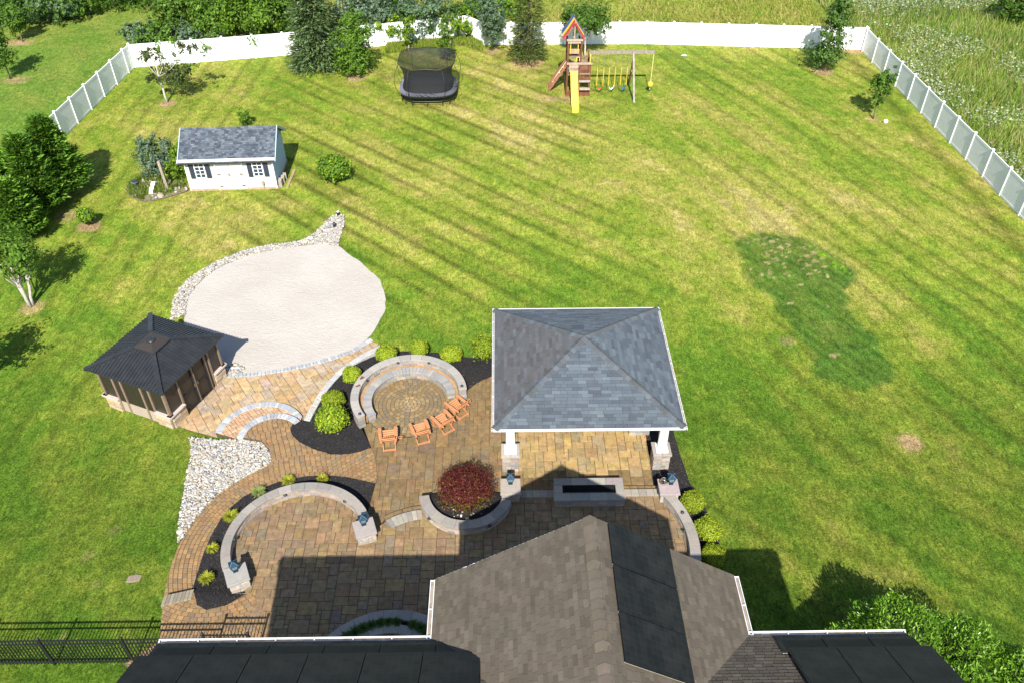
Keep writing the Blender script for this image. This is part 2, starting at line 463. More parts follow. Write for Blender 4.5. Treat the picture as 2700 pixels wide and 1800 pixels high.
    mead = out & (x > 29) & (y < 90); c = np.where(mead[:, None], lerp3(np.array([.17, .24, .04]), np.array([.30, .28, .10]), np.clip(.3+1.8*(med-.5), 0, 1)), c)
    for (px, py, _), r0, amt in DIRT:
        r = np.hypot(x-px, y-py)/r0*(0.75+.5*fbm(x, y, 1.7, 45)); t = (1-sstep(.6, 1.15, r))*min(1, amt*1.9)
        c = lerp3(c, np.array([.28, .19, .10])*(.7+.6*sml)[:, None], t)
    return np.clip(c, .004, .6)

def axis(lo, hi, step, far, g=1.22):
    a = list(np.arange(lo, hi+1e-6, step)); s = step
    while a[-1] < far: s *= g; a.append(a[-1]+s)
    s = step; b = []
    cur = lo
    while cur > -far: s *= g; cur -= s; b.append(cur)
    return np.array(b[::-1]+a)
gx = axis(-32, 32, .16, 900); gy = axis(11, 74, .16, 1200)
X, Y = np.meshgrid(gx, gy); nx, ny = len(gx), len(gy)
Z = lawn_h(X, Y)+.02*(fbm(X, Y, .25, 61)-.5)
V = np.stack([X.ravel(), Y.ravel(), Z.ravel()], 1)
ii = (np.arange(ny-1)[:, None]*nx+np.arange(nx-1)[None, :]).ravel()
Fq = np.stack([ii, ii+1, ii+nx+1, ii+nx], 1)

m, nt, n, l, bs = nodes_of('mown_grass')
v = coords(n, 'World'); a = n.new('ShaderNodeAttribute'); a.attribute_name = 'Col'
mp = n.new('ShaderNodeMapping'); mp.inputs['Scale'].default_value = (1, .38, 1); mp.inputs['Rotation'].default_value = (0, 0, .25); l.new(v, mp.inputs['Vector'])
f_cl = noise(n, l, v, 2.4, 6, .66, .8); f_bl = noise(n, l, mp.outputs[0], 7, 5, .75, 1.0); f_fn = noise(n, l, v, 15, 4, .8)
c = mixc(n, l, 'MULTIPLY', 1.0, a.outputs['Color'], ramp(n, l, f_cl, [(.32, (.66, .74, .70)), (.5, (1, 1, 1)), (.68, (1.30, 1.20, 1.30))]))
c = mixc(n, l, 'MULTIPLY', 1.0, c, ramp(n, l, f_bl, [(.34, (.52, .58, .50)), (.5, (1, 1, 1)), (.66, (1.42, 1.36, 1.60))]))
c = mixc(n, l, 'MULTIPLY', 1.0, c, ramp(n, l, f_fn, [(.38, grey(.52)), (.62, grey(1.48))]))
l.new(c, bs.inputs['Base Color']); bs.inputs['Roughness'].default_value = .95; bs.inputs['Specular IOR Level'].default_value = .1
ad = n.new('ShaderNodeMath'); ad.operation = 'ADD'; l.new(f_bl, ad.inputs[0]); l.new(f_cl, ad.inputs[1])
bump(n, l, bs, ad.outputs[0], .6, .10)
M_lawn = m
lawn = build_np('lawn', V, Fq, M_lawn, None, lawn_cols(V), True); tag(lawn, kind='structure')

# ------------------------------------------------------------------ sand court
SAND = smooth_closed(Dp([(425, 725), (430, 690), (448, 660), (475, 635), (515, 610), (565, 590), (625, 576), (690, 565), (740, 561), (775, 566), (805, 587), (838, 612), (862, 634), (878, 658), (887, 690), (882, 718), (868, 745), (848, 774),
    (808, 805), (747, 826), (682, 842), (616, 853), (560, 858), (525, 856), (470, 835), (430, 780)]), 5)
m, nt, n, l, bs = nodes_of('raked_sand')
v = coords(n, 'World')
mp = n.new('ShaderNodeMapping'); mp.inputs['Scale'].default_value = (.7, 1.5, 1); mp.inputs['Rotation'].default_value = (0, 0, -.45); l.new(v, mp.inputs['Vector'])
f1 = noise(n, l, mp.outputs[0], 3.4, 7, .68, 1.8); f2 = noise(n, l, v, 22, 4, .75); f3 = noise(n, l, v, .35, 3)
c = mixc(n, l, 'MULTIPLY', 1.0, ramp(n, l, f3, [(.3, (.365, .335, .305)), (.7, (.405, .38, .35))]), ramp(n, l, f2, [(.3, grey(.90)), (.7, grey(1.08))]))
c = mixc(n, l, 'MULTIPLY', 1.0, c, ramp(n, l, f1, [(.3, grey(.98)), (.6, grey(1.02))]))
l.new(c, bs.inputs['Base Color']); bs.inputs['Roughness'].default_value = 1; bs.inputs['Specular IOR Level'].default_value = .05
bump(n, l, bs, f1, .55, .10)
M_sand = m
SAND = [(x+.16*(float(fbm(np.array(x), np.array(y), 1.6, 73))-.5), y+.16*(float(fbm(np.array(x), np.array(y), 1.6, 74))-.5)) for x, y in SAND]
sand = patch('sand_pit', SAND, lambda x, y: .035+.05*(fbm(np.array(x), np.array(y), .8, 71)-.5), .25, M_sand, skirt=.15); tag(sand, kind='structure')

# ------------------------------------------------------------------ levels of the paved terraces
Z_GZ, Z_LOW, Z_UP = .04, .31, .61
FIRE = (-4.25, 26.52); BIG = (-7.74, 18.75); MAP = (-1.56, 21.03); RW = (2.75, 18.52)
M_joint = plain('joint_sand', (.075, .058, .04), .95, .25, 20, kind='World')
def ashlar(region, unit, ang, sizes, palette, z, gap=.011, grid0=(0, 0), wts=None):
    """random rectangular paving: rectangles of whole units fitted into a grid, cut to the region"""
    region = ccw(region); rot = [rotc(x, y, ang) for x, y in region]
    xs = [p[0] for p in rot]; ys = [p[1] for p in rot]
    x0 = math.floor(min(xs)/unit)*unit; y0 = math.floor(min(ys)/unit)*unit
    nx = int((max(xs)-x0)/unit)+2; ny = int((max(ys)-y0)/unit)+2
    occ = np.zeros((ny, nx), bool); out = []
    for j in range(ny):
        for i in range(nx):
            if occ[j, i]: continue
            opts = [s for s in sizes if i+s[0] <= nx and j+s[1] <= ny and not occ[j:j+s[1], i:i+s[0]].any()]
            w, h = random.choice(opts) if opts else (1, 1)
            occ[j:j+h, i:i+w] = True
            t = [(x0+i*unit, y0+j*unit), (x0+(i+w)*unit, y0+j*unit), (x0+(i+w)*unit, y0+(j+h)*unit), (x0+i*unit, y0+(j+h)*unit)]
            q = clip(rot, t)
            if len(q) < 3 or abs(area2(q)) < .004: continue
            q = [rotc(x, y, -ang) for x, y in ccw(shrink(q, gap))]
            out.append(piece_prism(q, z-.05, z+random.uniform(-.003, .003), .006, vary(random.choice(palette), .15, .05)))
    return out
def polar_bricks(region, c, r0, r1, dr, ln, palette, z, gap=.011, offs=.5, zf=None):
    region = ccw(region); out = []; r = r0; k = 0
    while r < r1:
        m_ = max(6, int(2*math.pi*(r+dr/2)/ln)); o = (k % 2)*offs+random.uniform(-.1, .1)
        for i in range(m_):
            a0, a1 = 2*math.pi*(i+o)/m_, 2*math.pi*(i+1+o)/m_
            t = [(c[0]+q*math.cos(a), c[1]+q*math.sin(a)) for q, a in ((r, a0), (r+dr, a0), (r+dr, a1), (r, a1))]
            q = clip(region, ccw(t))
            if len(q) < 3 or abs(area2(q)) < .002: continue
            q = ccw(shrink(q, gap)); zz = z if zf is None else zf(q[0][0], q[0][1])
            out.append(piece_prism(q, zz-.05, zz+random.uniform(-.003, .003), .006, vary(random.choice(palette), .14, .05)))
        r += dr; k += 1
    return out
def slab(name, region, z, z0, label=None):
    o = MB().prism(ccw(region), z0, z-.022).build(name, M_joint); return tag(o, kind='structure')

P_FLAG = [(0.1687, 0.1119, 0.052), (0.1778, 0.1179, 0.0528), (0.1595, 0.1074, 0.0528), (0.1733, 0.115, 0.052), (0.1641, 0.1106, 0.0536), (0.1433, 0.1062, 0.0646), (0.1709, 0.1127, 0.0528), (0.1618, 0.1127, 0.057), (0.1756, 0.1193, 0.0562), (0.155, 0.1062, 0.0562)]
P_UP = [(0.1918, 0.1281, 0.069), (0.1999, 0.1333, 0.0709), (0.181, 0.1255, 0.0724), (0.1999, 0.1333, 0.0652), (0.1675, 0.1255, 0.0844), (0.1945, 0.1281, 0.0738), (0.1837, 0.1306, 0.0748), (0.2053, 0.14, 0.0676), (0.1864, 0.1255, 0.07)]
P_PAV = [(0.2938, 0.2021, 0.0848), (0.3096, 0.2127, 0.0872), (0.2727, 0.1916, 0.0872), (0.2885, 0.1996, 0.0968), (0.241, 0.184, 0.1017), (0.3044, 0.21, 0.0943)]
P_GZ = [(0.3433, 0.2369, 0.1288), (0.3619, 0.2462, 0.1227), (0.3308, 0.2338, 0.1409), (0.3185, 0.2369, 0.1623), (0.3494, 0.2492, 0.1378), (0.306, 0.2369, 0.1775)]
P_BRICK = [(0.2171, 0.1347, 0.0646), (0.2317, 0.1434, 0.0659), (0.2061, 0.1326, 0.0693), (0.2208, 0.1375, 0.0693), (0.1768, 0.1255, 0.0763), (0.2391, 0.1492, 0.0693), (0.2134, 0.1291, 0.0612)]
P_GREY = [(.36, .38, .40), (.40, .41, .42), (.33, .35, .38), (.42, .42, .41), (.30, .32, .35)]
FLAGS = [(2, 2), (3, 2), (2, 3), (3, 3), (3, 2), (2, 2), (2, 1), (4, 3)]

# lower terrace: fire pit, chairs, pavilion floor
step_lo = arc((-2.98, 17.48), 3.28, 122, 95, 10)
LOW = [(6.15, 21.55), (6.15, 29.3), (-.2, 29.3)]+Dp([(1133, 862), (1100, 876), (1072, 896)], Z_LOW)+[(-2.6, 28.4)]+arc(FIRE, 1.70, 50, 214, 20)+[(-6.2, 25.3)]+Dp([(852, 1027), (861, 1044), (865, 1064), (867, 1098), (862, 1110)], Z_LOW)+[(-5.45, 20.6), (-5.6, 19.9), (-5.1, 19.5)]+step_lo+[(-3.3, 21.0), (-3.05, 21.15), (-.1, 21.15), (.2, 21.6)]
lower_patio = slab('lower_patio', LOW, Z_LOW, -.1)
low_nofire = [p for p in LOW]
PAVR = [(6.15, 22.15), (6.15, 29.3), (.35, 29.3), (.35, 22.15)]
circle = arc(FIRE, 1.98, 0, 360, 40)[:-1]
tiles = []
for t in ashlar(LOW, .175, 0, FLAGS, P_FLAG, Z_LOW):
    cx, cy = t[3][0], t[3][1]
    if math.hypot(cx-FIRE[0], cy-FIRE[1]) < 1.78: continue
    if .3 < cx < 6.1 and cy > 22.4: 
        c2 = vary(random.choice(P_PAV), .12, .05); t = (t[0], t[1], c2, t[3], t[4])
    tiles.append(t)
emit(tiles, 'paver', M_paver, lower_patio)
fire_circle = MB().prism(arc(FIRE, 2.0, 0, 360, 48)[:-1], Z_LOW-.2, Z_LOW+.002).build('fire_circle_bed', M_joint); fire_circle.parent = lower_patio
pcs = []; P_RING = [(.21, .145, .068), (.24, .165, .078), (.19, .14, .078), (.26, .185, .09), (.17, .135, .09)]
r = .0; k = 0
rings = [0, .17, .33, .50, .70, .88, 1.06, 1.24, 1.40, 1.58, 1.76, 1.96]
for r0, r1 in zip(rings[:-1], rings[1:]):
    m_ = max(8, int(2*math.pi*(r0+r1)/2/.21)); o = random.random()
    for i in range(m_):
        a0, a1 = 2*math.pi*(i+o)/m_, 2*math.pi*(i+1+o)/m_
        q = [(FIRE[0]+s_*math.cos(a_), FIRE[1]+s_*math.sin(a_)) for s_, a_ in ((max(r0, .02), a0), (r1, a0), (r1, a1), (max(r0, .02), a1))]
        kk = 1.35 if r1 < .55 else 1.0
        col = tuple(min(.5, x_*kk*.86) for x_ in vary(random.choice(P_RING), .08, .03))
        pcs.append(piece_prism(ccw(shrink(q, .012)), Z_LOW-.02, Z_LOW+.016+random.uniform(-.002, .002), .006, col))
emit(pcs, 'ring_paver', M_brick, lower_patio)

# upper terrace by the house
step_up = arc((-2.98, 17.48), 2.95, 123, 96, 10)
UP = arc(BIG, 2.42, 212, 8, 26)+[(-5.0, 19.5)]+step_up+[(-3.3, 20.6)]+arc(MAP, 1.75, 186, 340, 20)+[(.3, 21.0), (.3, 21.30), (6.0, 21.30)]+arc(RW, 3.99, 33, -12, 14)+[(6.6, 16.5), (6.4, 12.3), (-8.6, 12.3), (-12.7, 14.2)]+Dp([(366, 1470), (370, 1415), (377, 1376), (446, 1358), (452, 1388), (476, 1399), (520, 1388), (565, 1360)], Z_UP)
upper_patio = slab('upper_patio', UP, Z_UP, -.1)
BRZ = Dp([(366, 1470), (370, 1415), (377, 1376), (446, 1358), (452, 1388), (476, 1399), (520, 1388), (565, 1355), (585, 1400), (600, 1440), (615, 1475)], Z_UP)+[(-8.6, 14.2), (-12.7, 14.2)]
brz = ccw(BRZ); tiles = []
for t in ashlar(UP, .175, 0, FLAGS, P_UP, Z_UP):
    if inside(brz, t[3][0], t[3][1]): continue
    if t[3][1] < 13.5: continue
    tiles.append(t)
emit(tiles, 'paver', M_paver, upper_patio)
BRZC = BRZ[:7]+[(x+.3, y) for x, y in BRZ[7:12]]+BRZ[12:]
emit(polar_bricks(BRZC, (-10.6, 19.2), .5, 7, .165, .24, P_BRICK, Z_UP-.009), 'brick', M_brick, upper_patio)

# brick walk round the curved seat wall
WALK = Dp([(552, 1002), (600, 1010), (618, 1030), (624, 1055), (614, 1069), (580, 1085), (540, 1106), (500, 1135), (470, 1165), (445, 1195), (425, 1225), (411, 1250), (395, 1288), (384, 1330), (376, 1366), (446, 1351), (455, 1310), (468, 1270), (485, 1230), (505, 1195), (530, 1165), (560, 1140), (592, 1124), (640, 1106), (700, 1094), (750, 1091), (800, 1096), (862, 1110), (867, 1098), (865, 1064), (861, 1044), (852, 1027), (830, 1035), (800, 1042), (760, 1042), (720, 1030), (690, 1015), (672, 1000), (667, 985), (671, 974), (685, 966), (682, 957), (660, 954), (630, 960), (600, 968), (570, 985)], Z_LOW)
brick_walk = slab('brick_walk', WALK, Z_LOW+.003, -.1)
emit(polar_bricks(WALK, BIG, 2.6, 8.2, .165, .215, P_BRICK, Z_LOW+.003), 'brick', M_brick, brick_walk)
# single step up to the gate landing
st = tag(empty('path_step', (*S(410*K, 1362*K, Z_UP)[:2], Z_LOW), 0, 'single brick step across the narrow walk near the gate', 'step'), None)
a_, b_ = Dp([(377, 1367), (446, 1352)], Z_UP)
for i in range(8):
    t0, t1 = i/8, (i+1)/8
    q = [(a_[0]+(b_[0]-a_[0])*t, a_[1]+(b_[1]-a_[1])*t+dy) for t, dy in ((t0, -.42), (t1, -.42), (t1, 0.02), (t0, 0.02))]
    q = [(x-st.location.x, y-st.location.y) for x, y in shrink(ccw(q), .006)]
    MB().prism(q, .02, Z_UP-Z_LOW+.012, .012, vary((.19, .165, .125), .15)).build('tread_stone', M_brick, st)

# pale terrace in front of the gazebo
border_in = [(862, 797), (815, 822), (775, 852), (742, 888), (716, 928), (697, 962)]
GZP = Dp([(852, 783), (870, 790), (862, 799), (815, 825), (777, 855), (745, 890), (719, 930), (699, 962)], Z_GZ)+arc((-10.65, 24.97), 1.9, 28, 176, 16)+Dp([(500, 1004), (430, 985), (408, 976)], Z_GZ)+[(-14.6, 25.75), (-13.1, 28.8)]+Dp([(530, 866), (570, 862), (620, 856), (680, 846), (745, 830), (805, 809)], Z_GZ)
gz_patio = slab('gazebo_patio', GZP, Z_GZ, -.15)
emit(ashlar(GZP, .21, 33, [(2, 2), (3, 2), (2, 3), (2, 2), (2, 1), (3, 3)], P_GZ, Z_GZ), 'paver', M_paver, gz_patio)
# curved steps
TREAD = arc((-10.65, 24.97), 1.93, 30, 178, 18)+arc((-10.06, 24.59), 1.40, 178, 42, 14)
cs = empty('curved_steps', (-10.3, 24.9, 0), 0, 'pair of curved grey-edged steps beside the river rock bed', 'steps')
def loc2(q, o): return [(x-o.location.x, y-o.location.y) for x, y in q]
MB().prism(loc2(ccw(TREAD), cs), 0, .165).build('tread_base', M_joint, cs)
for t in ashlar(TREAD, .14, 40, [(2, 1), (1, 2), (2, 1)], [(.40, .25, .15), (.43, .28, .18), (.37, .24, .15)], .175):
    MB().add([(x-cs.location.x, y-cs.location.y, z) for x, y, z in t[0]], t[1], t[2]).build('tread_paver', M_brick, cs)
def soldier(parent, c, r0, r1, a0, a1, w, z0, z1, pal, name='edging_stone', mat=None, bev=.012):
    n_ = max(2, int(abs(R(a1-a0))*(r0+r1)/2/w))
    for i in range(n_):
        q0, q1 = a0+(a1-a0)*i/n_, a0+(a1-a0)*(i+1)/n_
        q = [(c[0]+r_*math.cos(R(a_)), c[1]+r_*math.sin(R(a_))) for r_, a_ in ((r0, q0), (r1, q0), (r1, q1), (r0, q1))]
        q = ccw(shrink(q, .005)); o = parent.location
        MB().prism([(x-o.x, y-o.y) for x, y in q], z0-o.z, z1-o.z+random.uniform(-.004, .004), bev, vary(random.choice(pal), .1, .03)).build(name, mat or M_stone, parent)
soldier(cs, (-10.65, 24.97), 1.62, 1.95, 30, 178, .15, .02, .19, P_GREY)
soldier(cs, (-10.06, 24.59), 1.14, 1.46, 40, 178, .15, .1, Z_LOW+.02, P_GREY)
# grey edging along the sand
def along(parent, pts, w, width, z0, z1, pal, name, mat, side=1, bev=.012):
    pts = [np.array(p) for p in pts]; L = [0]
    for p, q in zip(pts[:-1], pts[1:]): L.append(L[-1]+float(np.hypot(*(q-p))))
    n_ = max(1, int(L[-1]/w)); fx = lambda t: np.array([np.interp(t, L, [p[0] for p in pts]), np.interp(t, L, [p[1] for p in pts])])
    for i in range(n_):
        a, b = fx(L[-1]*i/n_), fx(L[-1]*(i+1)/n_); d = (b-a)/np.hypot(*(b-a)); nn = np.array([-d[1], d[0]])*side*width
        q = ccw(shrink([tuple(a), tuple(b), tuple(b+nn), tuple(a+nn)], .005)); o = parent.location
        MB().prism([(x-o.x, y-o.y) for x, y in q], z0-o.z, z1-o.z+random.uniform(-.004, .004), bev, vary(random.choice(pal), .1, .03)).build(name, mat, parent)
SEDGE = smooth_open(Dp([(850, 777), (806, 803), (745, 824), (680, 840), (615, 851), (560, 857), (525, 858)], Z_GZ), 6)
se = empty('sand_edging', (*SEDGE[20], 0), 0, 'row of grey edging stones between white sand and tan paving', 'edging')
along(se, SEDGE, .17, .24, -.05, .075, P_GREY, 'edging_stone', M_stone, side=1)
# retaining curb between gazebo terrace and shrub bed
CURB = smooth_open(Dp([(872, 792), (862, 797), (815, 822), (775, 852), (742, 888), (716, 928), (697, 964)], .34), 6)
cb = empty('retaining_curb', (*CURB[18], 0), 0, 'pale grey curved curb retaining the black shrub bed', 'curb')
along(cb, CURB, .42, .30, -.1, .35, [(.40, .39, .38), (.43, .42, .40), (.37, .37, .37)], 'curb_stone', M_stone, side=1, bev=.02)

# steps between the two terraces: curved flight and straight flight
fs = empty('terrace_steps', (-4.2, 20.2, 0), 0, 'two curved paver steps between lantern pier and maple planter', 'steps')
soldier(fs, (-2.98, 17.48), 2.93, 3.30, 96, 123, .30, .2, .46, P_FLAG, 'tread_stone', M_paver)
soldier(fs, (-2.98, 17.48), 2.50, 2.97, 96, 124, .17, .3, Z_UP+.012, [(.24, .22, .19), (.27, .25, .215), (.21, .195, .175)], 'nosing_stone', M_brick)
ss = empty('long_steps', (3.2, 21.4, 0), 0, 'straight paver steps running past the rectangular stone planter', 'steps')
for x0 in np.arange(.45, 6.0, .3):
    MB().prism(loc2(shrink([(x0, 21.30), (x0+.3, 21.30), (x0+.3, 21.62), (x0, 21.62)], .005), ss), .2, .46, .012, vary(random.choice(P_FLAG), .12)).build('tread_stone', M_paver, ss)
    MB().prism(loc2(shrink([(x0, 20.95), (x0+.3, 20.95), (x0+.3, 21.32), (x0, 21.32)], .005), ss), .3, Z_UP+.012, .012, vary((.24, .22, .19), .12)).build('nosing_stone', M_brick, ss)

# ------------------------------------------------------------------ mulch beds
m, nt, n, l, bs = nodes_of('black_mulch')
v = coords(n, 'World'); f1 = noise(n, l, v, 17, 5, .75, 1.5); f2 = noise(n, l, v, 3, 3); f3 = noise(n, l, v, 34, 2, .6)
c = ramp(n, l, f1, [(.3, (.007, .007, .008)), (.52, (.022, .021, .023)), (.68, (.06, .054, .052))])
c = mixc(n, l, 'MIX', ramp(n, l, f3, [(.70, grey(0)), (.74, grey(.75))]), c, (.17, .13, .09))
l.new(c, bs.inputs['Base Color']); bs.inputs['Roughness'].default_value = .95; bs.inputs['Specular IOR Level'].default_value = .12
bump(n, l, bs, f1, .8, .05); M_mulch = m
bedA = Dp([(671, 975), (667, 985), (672, 1000), (690, 1015), (720, 1030), (760, 1042), (800, 1042), (830, 1035), (852, 1027), (845, 1012)], Z_LOW)+[(-6.3, 25.2)]+arc(FIRE, 2.2, 214, 2, 26)+Dp([(1072, 896), (1100, 876), (1133, 862)], Z_LOW)+[(-.2, 29.4), (1.4, 29.5), (1.2, 30.0)]+Dp([(1128, 822), (1092, 822), (1060, 816), (1000, 806), (940, 802), (885, 803), (866, 797), (820, 824), (780, 855), (747, 891), (721, 931), (702, 966)], .2)
MZ = lambda x, y: .318-.24*float(sstep(28.6, 30.6, np.array(y)))
tag(patch('mulch_bed', bedA, MZ, .22, M_mulch, jitter=.02, skirt=.3), kind='structure')
bedB = [(5.95, 21.5), (6.1, 29.4), (6.9, 29.6)]+Dp([(1545, 985), (1562, 1045), (1586, 1112), (1604, 1128), (1622, 1172), (1648, 1225), (1660, 1285)], .3)+[(8.0, 17.3), (6.9, 17.2)]+arc(RW, 4.2, -12, 36, 12)
tag(patch('mulch_bed', bedB, lambda x, y: .318, .22, M_mulch, jitter=.02, skirt=.3), kind='structure')
bedC = Dp([(446, 1351), (455, 1310), (468, 1270), (485, 1230), (505, 1195), (530, 1165), (560, 1140), (592, 1124), (640, 1106), (700, 1094), (750, 1091), (800, 1096), (862, 1110)], Z_LOW)+[(-5.45, 20.5)]+arc(BIG, 2.6, 30, 206, 30)+[(-9.8, 17.2)]+Dp([(565, 1360), (520, 1388), (476, 1399), (452, 1388), (446, 1358)], Z_UP)
tag(patch('mulch_bed', bedC, lambda x, y: .33+.30*float(1-sstep(16.6, 17.6, np.array(y))), .2, M_mulch, jitter=.02, skirt=.3), kind='structure')

# ------------------------------------------------------------------ river rock
def ico(sub=0):
    t = (1+5**.5)/2
    v = np.array([(-1, t, 0), (1, t, 0), (-1, -t, 0), (1, -t, 0), (0, -1, t), (0, 1, t), (0, -1, -t), (0, 1, -t), (t, 0, -1), (t, 0, 1), (-t, 0, -1), (-t, 0, 1)], float); v /= np.linalg.norm(v[0])
    f = np.array([(0, 11, 5), (0, 5, 1), (0, 1, 7), (0, 7, 10), (0, 10, 11), (1, 5, 9), (5, 11, 4), (11, 10, 2), (10, 7, 6), (7, 1, 8), (3, 9, 4), (3, 4, 2), (3, 2, 6), (3, 6, 8), (3, 8, 9), (4, 9, 5), (2, 4, 11), (6, 2, 10), (8, 6, 7), (9, 8, 1)])
    for _ in range(sub):
        mid = {}; nv = list(map(tuple, v)); nf = []
        def mp_(a, b):
            k = (min(a, b), max(a, b))
            if k not in mid:
                p = (np.array(nv[a])+np.array(nv[b])); p /= np.linalg.norm(p); nv.append(tuple(p)); mid[k] = len(nv)-1
            return mid[k]
        for a, b, c in f:
            ab, bc, ca = mp_(a, b), mp_(b, c), mp_(c, a); nf += [(a, ab, ca), (b, bc, ab), (c, ca, bc), (ab, bc, ca)]
        v = np.array(nv); f = np.array(nf)
    return v, f
ICO0, ICO1, ICO2 = ico(0), ico(1), ico(2)
P_ROCK = np.array([(.36, .335, .295), (.42, .395, .36), (.30, .28, .255), (.22, .22, .23), (.40, .345, .26), (.33, .28, .20), (.46, .445, .42), (.26, .265, .29)])
def rocks(name, poly, zf, dens, size, extra=None):
    poly = ccw(poly); xs = [p[0] for p in poly]; ys = [p[1] for p in poly]
    A_ = (max(xs)-min(xs))*(max(ys)-min(ys)); n_ = int(A_*dens)
    px = rng.uniform(min(xs), max(xs), n_); py = rng.uniform(min(ys), max(ys), n_)
    k = inside(poly, px, py); px, py = px[k], py[k]; n_ = len(px)
    v, f = ICO0; s = size*rng.lognormal(0, .3, n_)
    Q = v[None]*(1+.18*rng.standard_normal((n_, 12, 1)))
    Q = Q*np.stack([s*rng.uniform(.85, 1.4, n_), s*rng.uniform(.7, 1.1, n_), s*rng.uniform(.5, .75, n_)], 1)[:, None, :]
    a = rng.uniform(0, 2*math.pi, n_); c_, s_ = np.cos(a)[:, None], np.sin(a)[:, None]
    Q = np.stack([Q[..., 0]*c_-Q[..., 1]*s_, Q[..., 0]*s_+Q[..., 1]*c_, Q[..., 2]], -1)
    pz = np.array([float(zf(x_, y_)) for x_, y_ in zip(px, py)])+rng.uniform(0, .035, n_)
    Q += np.stack([px, py, pz], 1)[:, None, :]
    Fv = (f[None]+np.arange(n_)[:, None, None]*12).reshape(-1, 3)
    cols = np.repeat(P_ROCK[rng.integers(0, len(P_ROCK), n_)]*rng.uniform(.8, 1.12, (n_, 1)), 12, 0)
    o = build_np(name, Q.reshape(-1, 3), Fv, M_rock, None, cols, True); return tag(o, kind='stuff')
M_soil = plain('stony_soil', (.16, .13, .10), .95, .3, 15, kind='World')
RB = Dp([(432, 1000), (500, 1006), (560, 1005), (600, 1011), (618, 1031), (622, 1055), (613, 1069), (580, 1086), (540, 1107), (500, 1136), (470, 1166), (445, 1196), (425, 1226), (411, 1248), (408, 1230), (415, 1170), (424, 1110), (435, 1055), (440, 1020)], .2)
rz_ = lambda x, y: max(.10, float(lawn_h(np.array(x), np.array(y)))+.05)
tag(patch('rock_bed_soil', RB, rz_, .3, M_soil, skirt=.2), kind='structure')
ro = rocks('river_rock', RB, lambda x, y: rz_(x, y)+.02, 420, .046); tag(ro, 'bed of pale rounded river rock beside the curving brick walk', 'river rock')
RL = Dp([(393, 735), (398, 693), (418, 657), (450, 630), (500, 602), (560, 577), (620, 564), (690, 556), (720, 540), (745, 515), (765, 497), (790, 495), (791, 515), (781, 548), (777, 566)])+list(reversed(Dp([(425, 725), (430, 690), (448, 660), (475, 635), (515, 610), (565, 590), (625, 576), (690, 566), (740, 562), (770, 566)])))
tag(patch('rock_border_soil', RL, lambda x, y: .03, .4, M_soil, skirt=.1), kind='structure')
ro = rocks('river_rock', RL, lambda x, y: .05, 330, .050); tag(ro, 'band of pale river rock curving round the far side of the sand', 'river rock')
RC = Dp([(512, 846), (540, 838), (560, 848), (555, 858), (525, 862)])
ro = rocks('river_rock', RC, lambda x, y: .06, 240, .06); tag(ro, 'small heap of river rock at the gazebo corner by the sand', 'river rock')

# ================================================================== SHINGLED PLANES
def shingle_plane(o, ud, vd, poly, course, tab, pal, lift=.012, tabj=.35):
    """o: point on the eave, ud along the eave, vd up the slope (unit vectors); poly in (u,v)"""
    o, ud, vd = (np.array(q, float) for q in (o, ud, vd)); nn = np.cross(ud, vd); nn /= np.linalg.norm(nn)
    if nn[2] < 0: nn = -nn
    poly = ccw(poly); us = [p[0] for p in poly]; vs = [p[1] for p in poly]; out = []
    v = min(vs)
    while v < max(vs):
        u = min(us)-random.random()*tab
        while u < max(us):
            w = tab*random.uniform(1-tabj, 1+tabj); dv = course*random.choice((1, 1, 1, 1.0))
            q = clip(poly, [(u, v), (u+w, v), (u+w, v+course), (u, v+course)]); uu = u; u += w
            if len(q) < 3 or abs(area2(q)) < .0015: continue
            q = ccw(shrink(q, .004)); k = len(q); lift2 = lift*random.uniform(.8, 1.25)
            top = [o+ud*a+vd*b+nn*(lift2-(lift2-.003)*(b-v)/course) for a, b in q]
            bot = [o+ud*a+vd*b+nn*.0 for a, b in q]
            P = [tuple(p) for p in bot+top]
            F = [tuple(range(k, 2*k))]+[(i, (i+1) % k, k+(i+1) % k, k+i) for i in range(k)]
            col = vary(random.choice(pal), .10, .02)
            c = np.mean(top, 0); out.append((P, F, col, tuple(c), abs(area2(q))))
        v += course
    return out
def shift(pcs, o):
    ox, oy, oz = o; return [([(x-ox, y-oy, z-oz) for x, y, z in v], f, c, ctr, a) for v, f, c, ctr, a in pcs]
def emit_local(pcs, o, *a, **k):
    ox, oy, oz = o; pc = sorted(pcs, key=lambda p: -view_size(p[3], p[4]))
    lim = k.pop('limit', 300); name, mat, par = a
    for v, f, c, ctr, ar in pc[:lim]:
        MB().add([(x-ox, y-oy, z-oz) for x, y, z in v], f, c).build(name, mat, par)
    if len(pc) > lim:
        mb = MB()
        for v, f, c, ctr, ar in pc[lim:]: mb.add([(x-ox, y-oy, z-oz) for x, y, z in v], f, c)
        tag(mb.build('small_'+name+'s', mat, par), kind='stuff')

